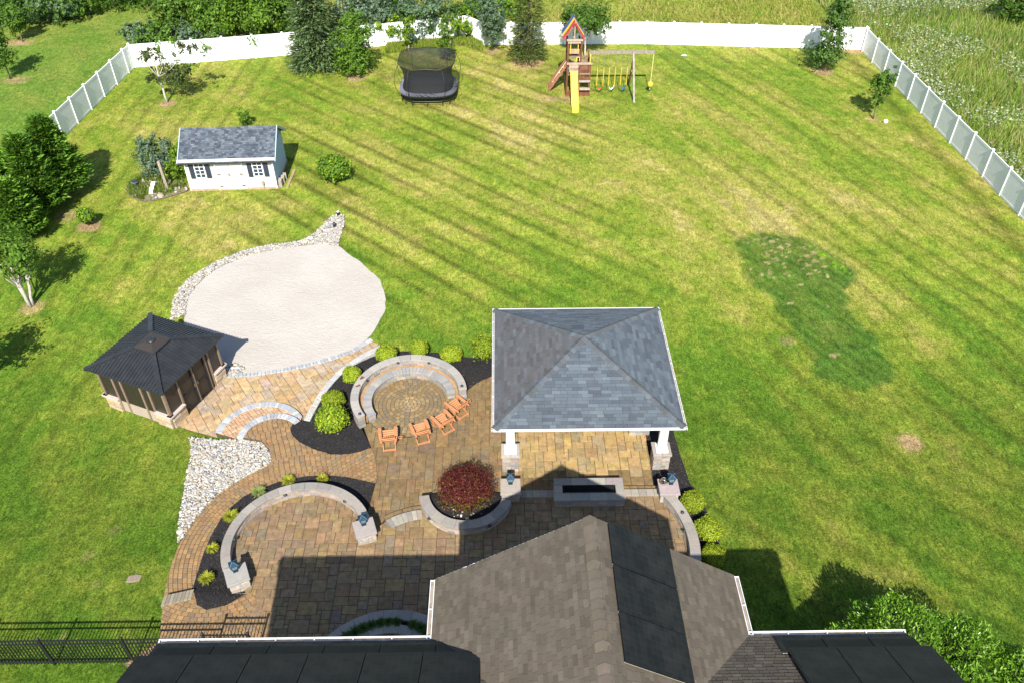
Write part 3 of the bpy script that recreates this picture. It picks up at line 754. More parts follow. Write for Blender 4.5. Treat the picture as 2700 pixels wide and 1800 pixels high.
# ================================================================== HOUSE (roof seen from above)
HX0, HX1, HXR = -1.83, 5.87, 2.0      # front gable: eaves and ridge
HE, HR = 7.9, 10.42; HF = 12.45; ME = 10.72; MS = .58
house = empty('house', (HXR, 8, 0), 0, 'big house with brown shingle gable roof and black solar panels', 'house'); HO = (HXR, 8, 0)
M_siding = plain('house_siding', (.50, .46, .40), .7, .08, 3, bumps=.05)
def hb(): return MB()
def hloc(P): return [(x-HO[0], y-HO[1], z-HO[2]) for x, y, z in P]
w = MB()
w.box((.55-HO[0], 4.4-8, 4.0), (17.6, 11.8, 7.6)); w.box((HXR-HO[0], 11.0-8, 4.0), (6.9, 2.0, 7.6))
w.add(hloc([(-1.4, 12.0, 7.8), (5.4, 12.0, 7.8), (HXR, 12.0, 10.1), (-1.4, 10.2, 7.8), (5.4, 10.2, 7.8), (HXR, 10.2, 10.1)]), [(0, 1, 2), (5, 4, 3), (0, 2, 5, 3), (1, 4, 5, 2), (0, 3, 4, 1)])
w.build('wall', M_siding, house)
SL = (HR-HE)/(HXR-HX0)
M_deck = plain('roof_deck', (.025, .022, .02), .9, .2, 5)
yb = 3.0; MR = HE+MS*(ME-yb)
def gz(x): return HR-SL*abs(x-HXR)
rd = MB(); t_ = .10
for sgn, xe in ((-1, HX0), (1, HX1)):
    P = [(xe, HF, HE), (HXR, HF, HR), (HXR, yb, HR), (xe, yb, HE)]
    P = P+[(x, y, z-t_) for x, y, z in P]
    rd.add(hloc(P), [(0, 1, 2, 3), (7, 6, 5, 4), (0, 4, 5, 1), (1, 5, 6, 2), (2, 6, 7, 3), (3, 7, 4, 0)])
for xa, xb in ((-8.53, 9.8),):
    P = [(xa, ME, HE-.01), (xb, ME, HE-.01), (xb, yb, MR), (xa, yb, MR), (xb, -4.6, HE), (xa, -4.6, HE)]
    P = P+[(x, y, z-t_) for x, y, z in P]
    rd.add(hloc(P), [(0, 1, 2, 3), (3, 2, 4, 5), (7, 6, 9, 8), (8, 9, 11, 10)[::-1], (0, 6, 7, 1), (1, 7, 8, 2), (2, 8, 10, 4), (4, 10, 11, 5), (5, 11, 9, 3), (3, 9, 6, 0)])
roof = rd.build('roof', M_deck, house)
PR = [(0.0821, 0.0691, 0.0533), (0.0893, 0.0756, 0.059), (0.0749, 0.0626, 0.049), (0.0936, 0.0792, 0.0626), (0.085, 0.0713, 0.0554), (0.0792, 0.0662, 0.0511), (0.0979, 0.0835, 0.0662)]
hyp = math.hypot(HXR-HX0, HR-HE); ca, sa = (HXR-HX0)/hyp, (HR-HE)/hyp
YV = 6.5
def valley_u(z): return ME-(z-HE)/MS
pcs = []
# left slope of the gable: u runs along y from the front edge, v up the slope; cut by the valley with the main roof
for xe, sg in ((HX0, 1), (HX1, -1)):
    o_ = (xe-(.03*sg), HF+.02, HE-.02); ud = (0, -1, 0); vd = (ca*sg, 0, sa)
    ymeet = valley_u(HR)
    poly = [(0, 0), (HF-ME, 0), (HF-ymeet, hyp+.02), (0, hyp+.02)]
    pcs += shingle_plane(o_, ud, vd, poly, .125, .23, PR, .016, .10)
# main roof left and right of the gable
mh = math.hypot(1, MS); vd = (0, -1/mh, MS/mh)
dv = (HR-HE)/MS*mh
pcs += shingle_plane((-8.53, ME+.03, HE-.02), (1, 0, 0), vd, [(0, 0), (8.53+HX0, 0), (8.53+HXR, dv), (0, dv)], .125, .23, PR, .016, .10)
pcs += shingle_plane((HX1, ME+.03, HE-.02), (1, 0, 0), vd, [(0, 0), (9.8-HX1, 0), (9.8-HX1, dv), (HXR-HX1, dv)], .125, .23, PR, .016, .10)
pcs = [p for p in pcs if p[3][1] > 7.2]
emit_local(pcs, HO, 'shingle', M_shingle, roof)
# ridge caps
y = HF+.02; k = 0
while y > 7.0:
    col = vary(random.choice(PR), .18, .03); kk = random.uniform(1.1, 1.4); col = tuple(c_*kk for c_ in col)
    L = .25; P = []
    for yy, lf in ((y, .042), (y-L-.02, .024)):
        for dx in (-.17, -.09, 0, .09, .17): P.append((HXR+dx, yy, HR-SL*abs(dx)+lf+(.012 if dx == 0 else .006 if abs(dx) < .1 else 0)))
    P2 = [(a, b, c_-.02) for a, b, c_ in P[:5]]
    MB().add(hloc(P+P2), [(i, i+1, i+6, i+5) for i in range(4)]+[(10+i, 11+i, i+1, i) for i in range(4)], col).build('ridge_cap', M_shingle, roof)
    y -= L; k += 1
# gutters: white channels with hangers
M_gfloor = plain('gutter_grit', (.24, .20, .16), .9, .3, 8)
def gutter(parent, O, a, b, w=.10, h=.085, mat=None, hang=.9, name='gutter'):
    a, b = np.array(a, float), np.array(b, float); d = b-a; L = np.linalg.norm(d); d /= L; x = np.cross(d, (0, 0, 1)); mb = MB()
    off = np.array(O)
    for s_, hh, zc in ((-w/2, h, 0), (w/2, h, 0)):
        mb.bar(tuple(a+x*s_-off), tuple(b+x*s_-off), .018, hh)
    g = mb.build(name, mat or M_gutter, parent)
    MB().bar(tuple(a-off+np.array((0, 0, -h/2+.02))), tuple(b-off+np.array((0, 0, -h/2+.02))), w-.012, .02).build('gutter_floor', M_gfloor, g)
    n_ = max(2, int(L/hang)); hm = MB()
    for i in range(n_+1):
        p = a+d*(L*(i+.03)/(n_+.06))-off
        hm.bar(tuple(p-x*w/2+np.array((0, 0, h/2))), tuple(p+x*w/2+np.array((0, 0, h/2))), .03, .012)
    hm.build('gutter_hanger', mat or M_gutter, g)
    return g
gutter(house, HO, (HX0-.10, HF, HE-.07), (HX0-.10, ME+.03, HE-.07))
gutter(house, HO, (HX1+.10, HF, HE-.07), (HX1+.10, ME+.03, HE-.07))
gutter(house, HO, (-8.53, ME+.10, HE-.07), (HX0-.03, ME+.10, HE-.07))
gutter(house, HO, (HX1+.03, ME+.10, HE-.07), (9.8, ME+.10, HE-.07))
for p in ((-1.4, 11.9), (5.45, 11.9), (-8.2, 10.4)): MB().box((p[0]-HO[0], p[1]+.06-HO[1], 4.0), (.09, .07, 7.4)).build('downspout', M_gutter, house)
# bargeboards on the gable
fb = MB()
for xe in (HX0, HX1): fb.bar(hloc([(xe, HF+.015, HE-.10)])[0], hloc([(HXR, HF+.015, HR-.10)])[0], .03, .16)
fb.build('bargeboard', M_white, house)
for sx in (-7.2, -4.9, -2.7, 7.4, 8.6):
    f_ = MB().box((sx-HO[0], 10.31-HO[1], 6.1), (1.1, .06, 1.4)).build('window', M_white, house)
    MB().box((sx-HO[0], 10.35-HO[1], 6.1), (.96, .04, 1.26)).build('pane', M_blackm, f_)
for sx in (.2, 3.6):
    f_ = MB().box((sx-HO[0], 12.02-HO[1], 6.0), (1.3, .06, 1.6)).build('window', M_white, house)
    MB().box((sx-HO[0], 12.06-HO[1], 6.0), (1.14, .04, 1.44)).build('pane', M_blackm, f_)
# solar panels
m, nt, n, l, bs = nodes_of('solar_glass')
v = coords(n, 'Object'); f = noise(n, l, v, 1.4, 5, .6, .8)
br = n.new('ShaderNodeTexBrick'); l.new(v, br.inputs['Vector']); br.inputs['Scale'].default_value = 1.0
br.inputs['Brick Width'].default_value = .158; br.inputs['Row Height'].default_value = .158; br.inputs['Mortar Size'].default_value = .0035; br.offset = 0
br.inputs['Color1'].default_value = (.006, .008, .0095, 1); br.inputs['Color2'].default_value = (.011, .0115, .012, 1); br.inputs['Mortar'].default_value = (.018, .019, .02, 1)
c = mixc(n, l, 'MULTIPLY', 1, br.outputs[0], ramp(n, l, f, [(.3, grey(.65)), (.7, grey(1.5))]))
sp = noise(n, l, v, 26, 2, .5); c = mixc(n, l, 'MIX', ramp(n, l, sp, [(.79, grey(0)), (.81, grey(.5))]), c, (.4, .38, .35))
l.new(c, bs.inputs['Base Color']); bs.inputs['Roughness'].default_value = .5; bs.inputs['Specular IOR Level'].default_value = .18
M_solar = m
M_frame = plain('panel_frame', (.45, .43, .38), .5, .1, 6, metal=.2, bumps=0)
def solar(o_, ud, vd, w_, h_, lift=.10):
    o_, ud, vd = (np.array(q, float) for q in (o_, ud, vd)); nn = np.cross(ud, vd); nn /= np.linalg.norm(nn)
    if nn[2] < 0: nn = -nn
    c_ = o_+ud*w_/2+vd*h_/2+nn*lift
    mb = MB(); P = [(sx*w_/2, sy*h_/2, sz) for sz in (-.035, 0) for sx, sy in ((-1, -1), (1, -1), (1, 1), (-1, 1))]
    mb.add(P, [(0, 3, 2, 1), (4, 5, 6, 7), (0, 1, 5, 4), (1, 2, 6, 5), (2, 3, 7, 6), (3, 0, 4, 7)])
    g = mb.build('solar_panel', M_solar, house)
    rot = Matrix((tuple(ud), tuple(vd), tuple(np.cross(ud, vd)))).transposed()
    g.matrix_basis = Matrix.Translation(Vector(tuple(c_-np.array(HO))))@rot.to_4x4()
    fr = MB()
    for s_ in (-1, 1):
        fr.box((s_*(w_/2-.007), 0, .002), (.014, h_, .02)); fr.box((0, s_*(h_/2-.02), .004), (w_-.03, .04 if s_ < 0 else .015, .02))
    fr.build('panel_frame', M_frame, g)
    return g
vdR = (-ca, 0, sa)
for y0 in (12.40, 11.19, 10.0):
    solar((3.98, y0, gz(3.98)), (0, -1, 0), vdR, 1.17, 1.92)
for i in range(6): solar((-8.35+i*1.33-.0, ME-.20, HE+MS*.20), (1, 0, 0), vd, 1.31, .60, .06)
for i in range(6): solar((-8.6+i*1.33, ME-.76, HE+MS*.76), (1, 0, 0), vd, 1.31, 2.0, .20)
for i in range(3): solar((6.45+i*1.12, ME-.22, HE+MS*.22), (1, 0, 0), vd, 1.10, .60, .06)
for i in range(3): solar((6.55+i*1.12, ME-.78, HE+MS*.78), (1, 0, 0), vd, 1.10, 2.0, .20)

# ================================================================== PAVILION
PVO = (3.22, 25.7, Z_LOW)
pav = empty('pavilion', PVO, 0, 'open pavilion with blue-grey hip roof on white columns and stone piers', 'pavilion')
px0, px1, py0, py1, pe, pk = -.44, 6.87, 22.06, 29.35, 3.36, 4.82
pc_ = ((px0+px1)/2, (py0+py1)/2)
pd = MB(); P = [(px0, py0, pe), (px1, py0, pe), (px1, py1, pe), (px0, py1, pe), (pc_[0], pc_[1], pk)]
P = [(x-PVO[0], y-PVO[1], z-PVO[2]) for x, y, z in P]; P += [(x, y, z-.18) for x, y, z in P[:4]]
pd.add(P, [(0, 1, 4), (1, 2, 4), (2, 3, 4), (3, 0, 4), (0, 5, 6, 1), (1, 6, 7, 2), (2, 7, 8, 3), (3, 8, 5, 0), (8, 7, 6, 5)])
proof = pd.build('roof', M_deck, pav)
PP = [(.070, .086, .105), (.080, .099, .119), (.058, .071, .088), (.092, .113, .134), (.075, .092, .112), (.064, .079, .098)]
PP_DIM = [(.072, .075, .083), (.079, .083, .092), (.066, .066, .071), (.084, .09, .10), (.074, .074, .079)]  # left slope: duller light off the granules painted into the shingle colours
hw = (px1-px0)/2; hd = (py1-py0)/2; rise = pk-pe; pcs = []
for o_, ud, hx, hy, pal in (((px0, py0, pe), (1, 0, 0), hw, hd, PP), ((px1, py0, pe), (0, 1, 0), hd, hw, PP), ((px1, py1, pe), (-1, 0, 0), hw, hd, PP), ((px0, py1, pe), (0, -1, 0), hd, hw, PP_DIM)):
    sl = math.hypot(hy, rise); inn = (-ud[1], ud[0], 0); vdp = (inn[0]*hy/sl, inn[1]*hy/sl, rise/sl)
    pcs += shingle_plane(o_, ud, vdp, [(0, 0), (2*hx, 0), (hx, sl)], .143, .42, pal, .013, .45)
emit_local(pcs, PVO, 'shingle', M_shingle, proof)
PCAP = [(.074, .086, .099), (.066, .075, .086), (.085, .099, .114), (.068, .073, .08)]
for cx, cy in ((px0, py0), (px1, py0), (px1, py1), (px0, py1)):
    a = np.array((cx, cy, pe)); b = np.array((pc_[0], pc_[1], pk)); d = b-a; L = np.linalg.norm(d); d /= L
    s_ = np.cross(d, (0, 0, 1)); s_ /= np.linalg.norm(s_); up = np.cross(s_, d); n_ = int(L/.21)
    for i in range(n_):
        p0, p1 = a+d*(L*i/n_), a+d*(L*(i+1)/n_+.015); w_ = .175; drop = .06
        Q = [p0+s_*w_-up*(drop-.03), p0+up*.05, p0-s_*w_-up*(drop-.03), p1-s_*w_-up*(drop-.012), p1+up*.03, p1+s_*w_-up*(drop-.012)]
        Q += [p0+s_*w_-up*(drop), p0+up*.02, p0-s_*w_-up*(drop)]
        Q = [tuple(q-np.array(PVO)) for q in Q]
        MB().add(Q, [(0, 1, 4, 5), (1, 2, 3, 4), (6, 7, 1, 0), (7, 8, 2, 1)], vary(random.choice(PCAP), .15, .03)).build('hip_cap', M_shingle, proof)
for a, b in (((px0, py0-.05), (px1, py0-.05)), ((px1+.05, py0-.10), (px1+.05, py1+.10)), ((px1, py1+.05), (px0, py1+.05)), ((px0-.05, py1+.10), (px0-.05, py0-.10))):
    gutter(pav, PVO, (*a, pe-.045), (*b, pe-.045), .07, .06)
bm = MB()
for y in (22.9, 28.5): bm.box((3.26-PVO[0], y-PVO[1], 3.05-PVO[2]), (6.5, .22, .26))
for x in (.2, 6.32): bm.box((x-PVO[0], pc_[1]-PVO[1], 3.05-PVO[2]), (.2, 5.4, .25))
bm.build('beam', M_white, pav)
P_STONE = [(.33, .27, .225), (.30, .255, .22), (.36, .30, .25), (.27, .25, .235), (.23, .235, .25), (.32, .27, .235), (.39, .335, .29)]
def stone_courses(parent, O, cx, cy, s, z0, z1, n_, rz=0.0, pal=P_STONE, name='stone', per=3):
    """square pier of coursed blocks: every course is a ring of separate stones"""
    h = (z1-z0)/n_; c_, s_ = math.cos(rz), math.sin(rz)
    for k in range(n_):
        for side in range(4):
            cuts = sorted([0, 1]+[ (i+1)/per+random.uniform(-.1, .1) for i in range(per-1)]); dp = s*.22
            sh = (k % 2)
            for u0, u1 in zip(cuts[:-1], cuts[1:]):
                x0 = -s/2+(dp if sh != side % 2 else 0); x1 = s/2-(dp if sh != side % 2 else 0)
                a0, a1 = x0+(x1-x0)*u0, x0+(x1-x0)*u1; pr = random.uniform(0, .012)
                q = [(a0, -s/2-pr), (a1, -s/2-pr), (a1, -s/2+dp), (a0, -s/2+dp)]
                ang = side*math.pi/2; q = [(x*math.cos(ang)-y*math.sin(ang), x*math.sin(ang)+y*math.cos(ang)) for x, y in shrink(q, .004)]
                q = [(x*c_-y*s_+cx-O[0], x*s_+y*c_+cy-O[1]) for x, y in q]
                MB().prism(ccw(q), z0+k*h+.003-O[2], z0+(k+1)*h-.003-O[2], .008, vary(random.choice(pal), .12, .04)).build(name, M_stone, parent)
    q = [(x*c_-y*s_+cx-O[0], x*s_+y*c_+cy-O[1]) for x, y in ((-s*.4, -s*.4), (s*.4, -s*.4), (s*.4, s*.4), (-s*.4, s*.4))]
    MB().prism(ccw(q), z0-O[2], z1-O[2]-.002).build('core', M_joint, parent)
P_CAPC = [(.27, .24, .22), (.29, .26, .24), (.25, .23, .21)]
def sq(cx, cy, s, rz, O):
    c_, s_ = math.cos(rz), math.sin(rz); return [(x*c_-y*s_+cx-O[0], x*s_+y*c_+cy-O[1]) for x, y in ((-s/2, -s/2), (s/2, -s/2), (s/2, s/2), (-s/2, s/2))]
for cx, cy in ((.19, 22.87), (6.33, 22.86), (.19, 28.5), (6.33, 28.5)):
    stone_courses(pav, PVO, cx, cy, .66, Z_LOW, 1.17, 6, 0, name='pier_stone', per=2)
    for sx in (-1, 1):
        MB().prism(ccw(shrink([(cx+sx*.19-.19-PVO[0], cy-.38-PVO[1]), (cx+sx*.19+.19-PVO[0], cy-.38-PVO[1]), (cx+sx*.19+.19-PVO[0], cy+.38-PVO[1]), (cx+sx*.19-.19-PVO[0], cy+.38-PVO[1])], .004)), 1.17-PVO[2], 1.26-PVO[2], .012, vary(random.choice(P_CAPC), .08)).build('pier_cap', M_cap, pav)
    col = MB().lathe([(.215, 1.32), (.215, 1.36), (.185, 1.40), (.19, 2.0), (.165, 2.85), (.165, 2.88), (.20, 2.90), (.20, 2.94)], (cx-PVO[0], cy-PVO[1], -PVO[2]), 20).build('column', M_white, pav, True)
    MB().box((cx-PVO[0], cy-PVO[1], 1.295-PVO[2]), (.47, .47, .07)).build('column_base', M_white, col)
    MB().box((cx-PVO[0], cy-PVO[1], 2.95-PVO[2]), (.44, .44, .05)).build('column_head', M_white, col)
# stone counter under the roof
ct = empty('stone_counter', (5.7, 24.9, Z_LOW), 0, 'low stone counter half hidden under the pavilion roof', 'counter')
for k in range(4):
    for i in range(3):
        MB().prism(shrink([(-.42+i*.29-.0, -.42), (-.42+(i+1)*.29, -.42), (-.42+(i+1)*.29, .5), (-.42+i*.29, .5)], .004), k*.13+.003, (k+1)*.13-.003, .006, vary(random.choice(P_STONE), .12)).build('stone', M_stone, ct)
MB().box((0.02, .04, .555), (.95, 1.0, .06), col=(.35, .32, .29)).build('counter_top', M_cap, ct)

# ================================================================== GARDEN WALLS, PIERS, LANTERNS
P_CAPW = [(.245, .22, .195), (.225, .205, .185), (.26, .235, .21), (.21, .195, .18)]
def curved_wall(name, label, c, r0, r1, a0, a1, z0, z1, courses, cat='wall', capl=.5, pal=P_STONE, blk=.34, cappal=P_CAPW, capover=.03, capth=.075):
    o = empty(name, (c[0], c[1], z0), 0, label, cat); h = (z1-capth-z0)/courses; rm = (r0+r1)/2
    for k in range(courses):
        a = a0+random.uniform(0, 2); first = True
        aa = a0
        while aa < a1-.5:
            L = blk*random.choice((.7, 1, 1, 1.3)); da = math.degrees(L/rm); ae = min(a1, aa+da)
            if a1-ae < math.degrees(.1/rm): ae = a1
            j0, j1 = random.uniform(0, .014), random.uniform(0, .014); g = math.degrees(.004/rm)
            q = [(r_*math.cos(R(t)), r_*math.sin(R(t))) for r_, t in ((r0-j0, aa+g), (r1+j1, aa+g), (r1+j1, (aa+ae)/2), (r1+j1, ae-g), (r0-j0, ae-g), (r0-j0, (aa+ae)/2))]
            MB().prism(ccw(q), k*h+.003, (k+1)*h-.003, .009, vary(random.choice(pal), .12, .05)).build('wall_stone', M_stone, o)
            aa = ae
    core = [(r_*math.cos(R(t)), r_*math.sin(R(t))) for r_, t in [(r0+.03, a0+(a1-a0)*(.01+.98*i/24)) for i in range(25)]+[(r1-.03, a0+(a1-a0)*(.99-.98*i/24)) for i in range(25)]]
    MB().prism(ccw(core), 0, z1-capth-z0-.004).build('core', M_joint, o)
    n_ = max(2, round(R(a1-a0)*rm/capl))
    for i in range(n_):
        t0, t1 = a0+(a1-a0)*i/n_, a0+(a1-a0)*(i+1)/n_; g = math.degrees(.003/rm)
        q = [(r_*math.cos(R(t)), r_*math.sin(R(t))) for r_, t in [(r0-capover, t0+g+(t1-t0-2*g)*j/4) for j in range(5)]+[(r1+capover, t1-g-(t1-t0-2*g)*j/4) for j in range(5)]]
        MB().prism(ccw(q), z1-capth-z0, z1-z0+random.uniform(-.002, .002), .008, vary(random.choice(cappal), .07, .02)).build('cap_stone', M_cap, o)
    return o
M_dark = plain('dark_dome', (.02, .025, .035), .4, .1, 8, bumps=0)
def wall_light(c, r, a, z, label, inward=True):
    x, y = c[0]+r*math.cos(R(a)), c[1]+r*math.sin(R(a))
    o = empty('wall_light', (x, y, z), 0, label, 'light', 'small dome lights on the garden walls')
    MB().lathe([(.075, 0), (.07, .03), (.05, .055), (.015, .068)], n=12).build('hood', M_dark, o, True)
    MB().lathe([(.04, -.03), (.04, 0)], n=10).build('lens', M_white, o)
P_FW = [(.29, .26, .23), (.31, .275, .235), (.26, .24, .225), (.23, .23, .23), (.34, .30, .26)]
curved_wall('fire_pit_wall', 'tall outer seat wall curved round the circular fire pit paving', FIRE, 2.23, 2.53, 6, 216, Z_LOW, 1.0, 4, pal=P_FW, cappal=[(.285, .268, .25), (.262, .25, .238), (.31, .29, .268)])
fb_ = curved_wall('fire_pit_bench', 'low curved stone bench inside the fire pit wall', FIRE, 1.69, 2.02, 10, 214, Z_LOW, .70, 2, 'bench', capl=.16, pal=P_FW, cappal=[(.26, .25, .24), (.235, .232, .23), (.275, .26, .245), (.21, .21, .215)])
n_ = 26
for i in range(n_):
    t0, t1 = 12+200*i/n_, 12+200*(i+1)/n_
    q = ccw(shrink([(r_*math.cos(R(t)), r_*math.sin(R(t))) for r_, t in ((2.04, t0), (2.205, t0), (2.205, t1), (2.04, t1))], .004))
    MB().prism(q, 0, .655-Z_LOW, .006, vary((.33, .20, .10), .12)).build('backing_paver', M_brick, fb_)
for a_, d_ in ((108, 'the far left arc'), (70, 'the far right arc'), (155, 'the left arc'), (10, 'the right end')):
    wall_light(FIRE, 2.2 if a_ not in (10,) else 2.36, a_, .90 if a_ != 10 else 1.0, f'small dark dome light on {d_} of the fire pit wall')
wall_light(FIRE, 2.36, 212, 1.0, 'small dark dome light on the left end of the fire pit wall')
curved_wall('seat_wall', 'long curved stone seat wall joining two lantern piers', BIG, 2.43, 2.72, 14, 208, Z_LOW, 1.04, 5)
for a_, d_ in ((112, 'the far middle'), (52, 'the right side'), (176, 'the shaded left side')): wall_light(BIG, 2.40, a_, .90, f'small dome light on {d_} of the long seat wall')
curved_wall('maple_planter', 'curved stone planter wall cupping the red maple', MAP, 1.49, 1.82, 189, 343, .5, 1.04, 4, 'planter')
for a_, d_ in ((222, 'sunny'), (300, 'shaded')): wall_light(MAP, 1.86, a_, .86, f'small dome light on the {d_} front of the maple planter')
tag(patch('planter_soil', ccw(arc(MAP, 1.52, 176, 364, 30)+arc((MAP[0], 21.1), 1.0, 10, 170, 8)), lambda x, y: .32+.40*float(1-sstep(20.6, 22.3, np.array(y))), .2, M_mulch, jitter=.02), kind='structure')
curved_wall('side_wall', 'curved stone wall at the right edge of the shaded terrace', RW, 3.99, 4.32, -24, 33, Z_LOW, 1.04, 5)
wall_light(RW, 4.15, 18, 1.04, 'small dome light on top of the right terrace wall'); wall_light(RW, 3.96, 8, .88, 'small dome light on the inner face of the right terrace wall')
o1 = curved_wall('shade_planter', 'outer rim of the shaded grass planter tucked under the eave', (-3.88, 12.95), 2.55, 2.87, 35, 150, .5, 1.0, 3, 'planter')
o2 = curved_wall('shade_planter_wall', 'inner rim of the shaded grass planter tucked under the eave', (-3.94, 13.44), 1.56, 1.84, 30, 150, .5, 1.0, 3, 'planter')
tag(patch('planter_soil', ccw(arc((-3.88, 12.95), 2.6, 20, 160, 30)), lambda x, y: .85, .3, M_mulch, jitter=.02), kind='structure')

M_lglass = plain('lantern_glass', (.10, .18, .22), .15, .1, 5, bumps=0, spec=.6)
def lantern(x, y, z, rz, label):
    o = empty('lantern', (x, y, z), rz, label, 'lantern', 'lanterns on the stone piers')
    MB().box((0, 0, .02), (.17, .17, .04)).build('base', M_bluem, o)
    MB().lathe([(.05, .04), (.035, .09), (.06, .13)], n=10).build('stem', M_bluem, o)
    b = MB(); f_ = .085; t_ = .13
    P = [(sx*f_, sy*f_, .14) for sx, sy in ((-1, -1), (1, -1), (1, 1), (-1, 1))]+[(sx*t_, sy*t_, .40) for sx, sy in ((-1, -1), (1, -1), (1, 1), (-1, 1))]
    for i in range(4): b.bar(P[i], P[4+i], .022); b.bar(P[i], P[(i+1) % 4], .022); b.bar(P[4+i], P[4+(i+1) % 4], .022)
    fr = b.build('frame', M_bluem, o)
    MB().add([(x*.93, y*.93, z) for x, y, z in P], [(0, 3, 2, 1), (0, 1, 5, 4), (1, 2, 6, 5), (2, 3, 7, 6), (3, 0, 4, 7)]).build('glass', M_lglass, fr)
    rf = MB(); w_ = .155
    rf.add([(-w_, -w_, .40), (w_, -w_, .40), (w_, w_, .40), (-w_, w_, .40), (0, 0, .54), (-w_, -w_, .385), (w_, -w_, .385), (w_, w_, .385), (-w_, w_, .385)], [(0, 1, 4), (1, 2, 4), (2, 3, 4), (3, 0, 4), (5, 6, 1, 0), (6, 7, 2, 1), (7, 8, 3, 2), (8, 5, 0, 3), (8, 7, 6, 5)])
    rr = rf.build('lantern_roof', M_bluem, o)
    rib = MB()
    for sx, sy in ((-1, -1), (1, -1), (1, 1), (-1, 1)): rib.bar((sx*w_, sy*w_, .402), (0, 0, .545), .012)
    rib.build('roof_rib', M_frame2, rr)
    MB().lathe([(.02, .53), (.03, .56), (.01, .60)], n=8).build('finial', M_bluem, o)
M_frame2 = plain('pale_edge', (.12, .24, .33), .4, .1, 5, metal=.3, bumps=0)
PIERS = [((-9.60, 17.24), 25, 'stone pier at the house end of the long seat wall', 'blue-black lantern on the pier near the black mulch', Z_LOW),
         ((-5.30, 19.20), 19, 'stone pier where the long seat wall meets the curved steps', 'blue-black lantern on the pier beside the curved steps', Z_LOW),
         ((.17, 21.08), 0, 'stone pier between red maple planter and long steps', 'blue-black lantern on the pier beside the red maple', Z_LOW),
         ((6.35, 20.98), 0, 'stone pier at the pavilion end of the right terrace wall', 'blue-black lantern standing next to the silver pot', Z_LOW)]
for (cx, cy), deg, lab, llab, z0 in PIERS:
    o = empty('stone_pier', (cx, cy, z0), R(deg), lab, 'pier', 'stone lantern piers')
    stone_courses(o, (0, 0, 0), 0, 0, .68, 0, 1.075-z0, 5, 0, per=2, pal=[(.41, .35, .305), (.38, .33, .29), (.35, .33, .31), (.44, .385, .34)])
    MB().prism(sq(0, 0, .79, 0, (0, 0)), 1.075-z0, 1.155-z0, .01, vary((.27, .245, .225), .05)).build('cap_stone', M_cap, o)
    MB().box((0, -.345, .75), (.1, .04, .06)).build('outlet_cover', M_dark, o)
    a_ = R(deg); lx, ly = (.10, .16) if cx > 6 else (0, .16)
    lantern(cx+lx*math.cos(a_)-ly*math.sin(a_), cy+lx*math.sin(a_)+ly*math.cos(a_), 1.155, a_, llab)
M_chrome = plain('polished_steel', (.72, .70, .68), .12, .05, 4, metal=1.0, bumps=0)
sp_ = empty('steel_pot', (6.16, 21.12, 1.155), 0, 'round polished steel pot on the pier beside the lantern', 'pot')
MB().lathe([(.08, 0), (.13, .04), (.16, .12), (.14, .2), (.09, .25), (.10, .27)], n=20).build('body', M_chrome, sp_, True)
MB().lathe([(.10, .27), (.07, .30), (.02, .32)], n=20).build('lid', M_chrome, sp_, True)
# rectangular planter between the terraces
rp = empty('rectangular_planter', (3.24, 21.0, Z_LOW), 0, 'empty rectangular stone planter with grey cap at the step edge', 'planter')
for k in range(5):
    h = (.97-Z_LOW)/5
    for x0, x1, y0, y1 in [(-1.36+i*.34, -1.36+(i+1)*.34, -.52, -.24) for i in range(8)]+[(-1.36+i*.34, -1.36+(i+1)*.34, .24, .52) for i in range(8)]+[(-1.36, -1.06, -.24, .24), (1.06, 1.36, -.24, .24)]:
        MB().prism(shrink([(x0, y0), (x1, y0), (x1, y1), (x0, y1)], .004), k*h+.003, (k+1)*h-.003, .008, vary(random.choice(P_STONE), .12)).build('wall_stone', M_stone, rp)
for x0, x1, y0, y1 in [(-1.40+i*.7, -1.40+(i+1)*.7, -.56, -.20) for i in range(4)]+[(-1.37+i*.685, -1.37+(i+1)*.685, .20, .55) for i in range(4)]+[(-1.37, -1.04, -.195, .195), (1.04, 1.37, -.195, .195)]:
    MB().prism(shrink([(x0, y0), (x1, y0), (x1, y1), (x0, y1)], .003), .97-Z_LOW, 1.045-Z_LOW, .008, vary(random.choice(P_CAPW), .06)).build('cap_stone', M_cap, rp)
MB().box((0, 0, .05), (2.2, .48, .1)).build('soil', M_mulch, rp)
ln = MB()
for x0, y0, dx, dy in ((0, -.19, 2.07, .02), (0, .19, 2.07, .02), (-1.03, 0, .02, .36), (1.03, 0, .02, .36)): ln.box((x0, y0, .42), (dx, dy, .62))
ln.build('black_liner', M_blackm, rp)
# rust coloured iron leaves lying on the fire pit wall
M_rust = plain('rusted_iron', (.16, .05, .025), .7, .3, 20)
for i, (a_, rz, lab) in enumerate(((158, 1.0, 'rusty forked iron bracket lying on the fire pit wall cap'), (170, .4, 'small rusty V-shaped iron piece on the fire pit wall cap'))):
    x, y = FIRE[0]+2.42*math.cos(R(a_)), FIRE[1]+2.42*math.sin(R(a_))
    o = empty('iron_bracket', (x, y, 1.002), rz, lab, 'bracket'); b = MB()
    for t in ((0, .35) if i else (0, .35, -.4)): b.bar((0, 0, .02), (.2*math.cos(t), .2*math.sin(t), .02), .035, .03)
    b.build('prong', M_rust, o)

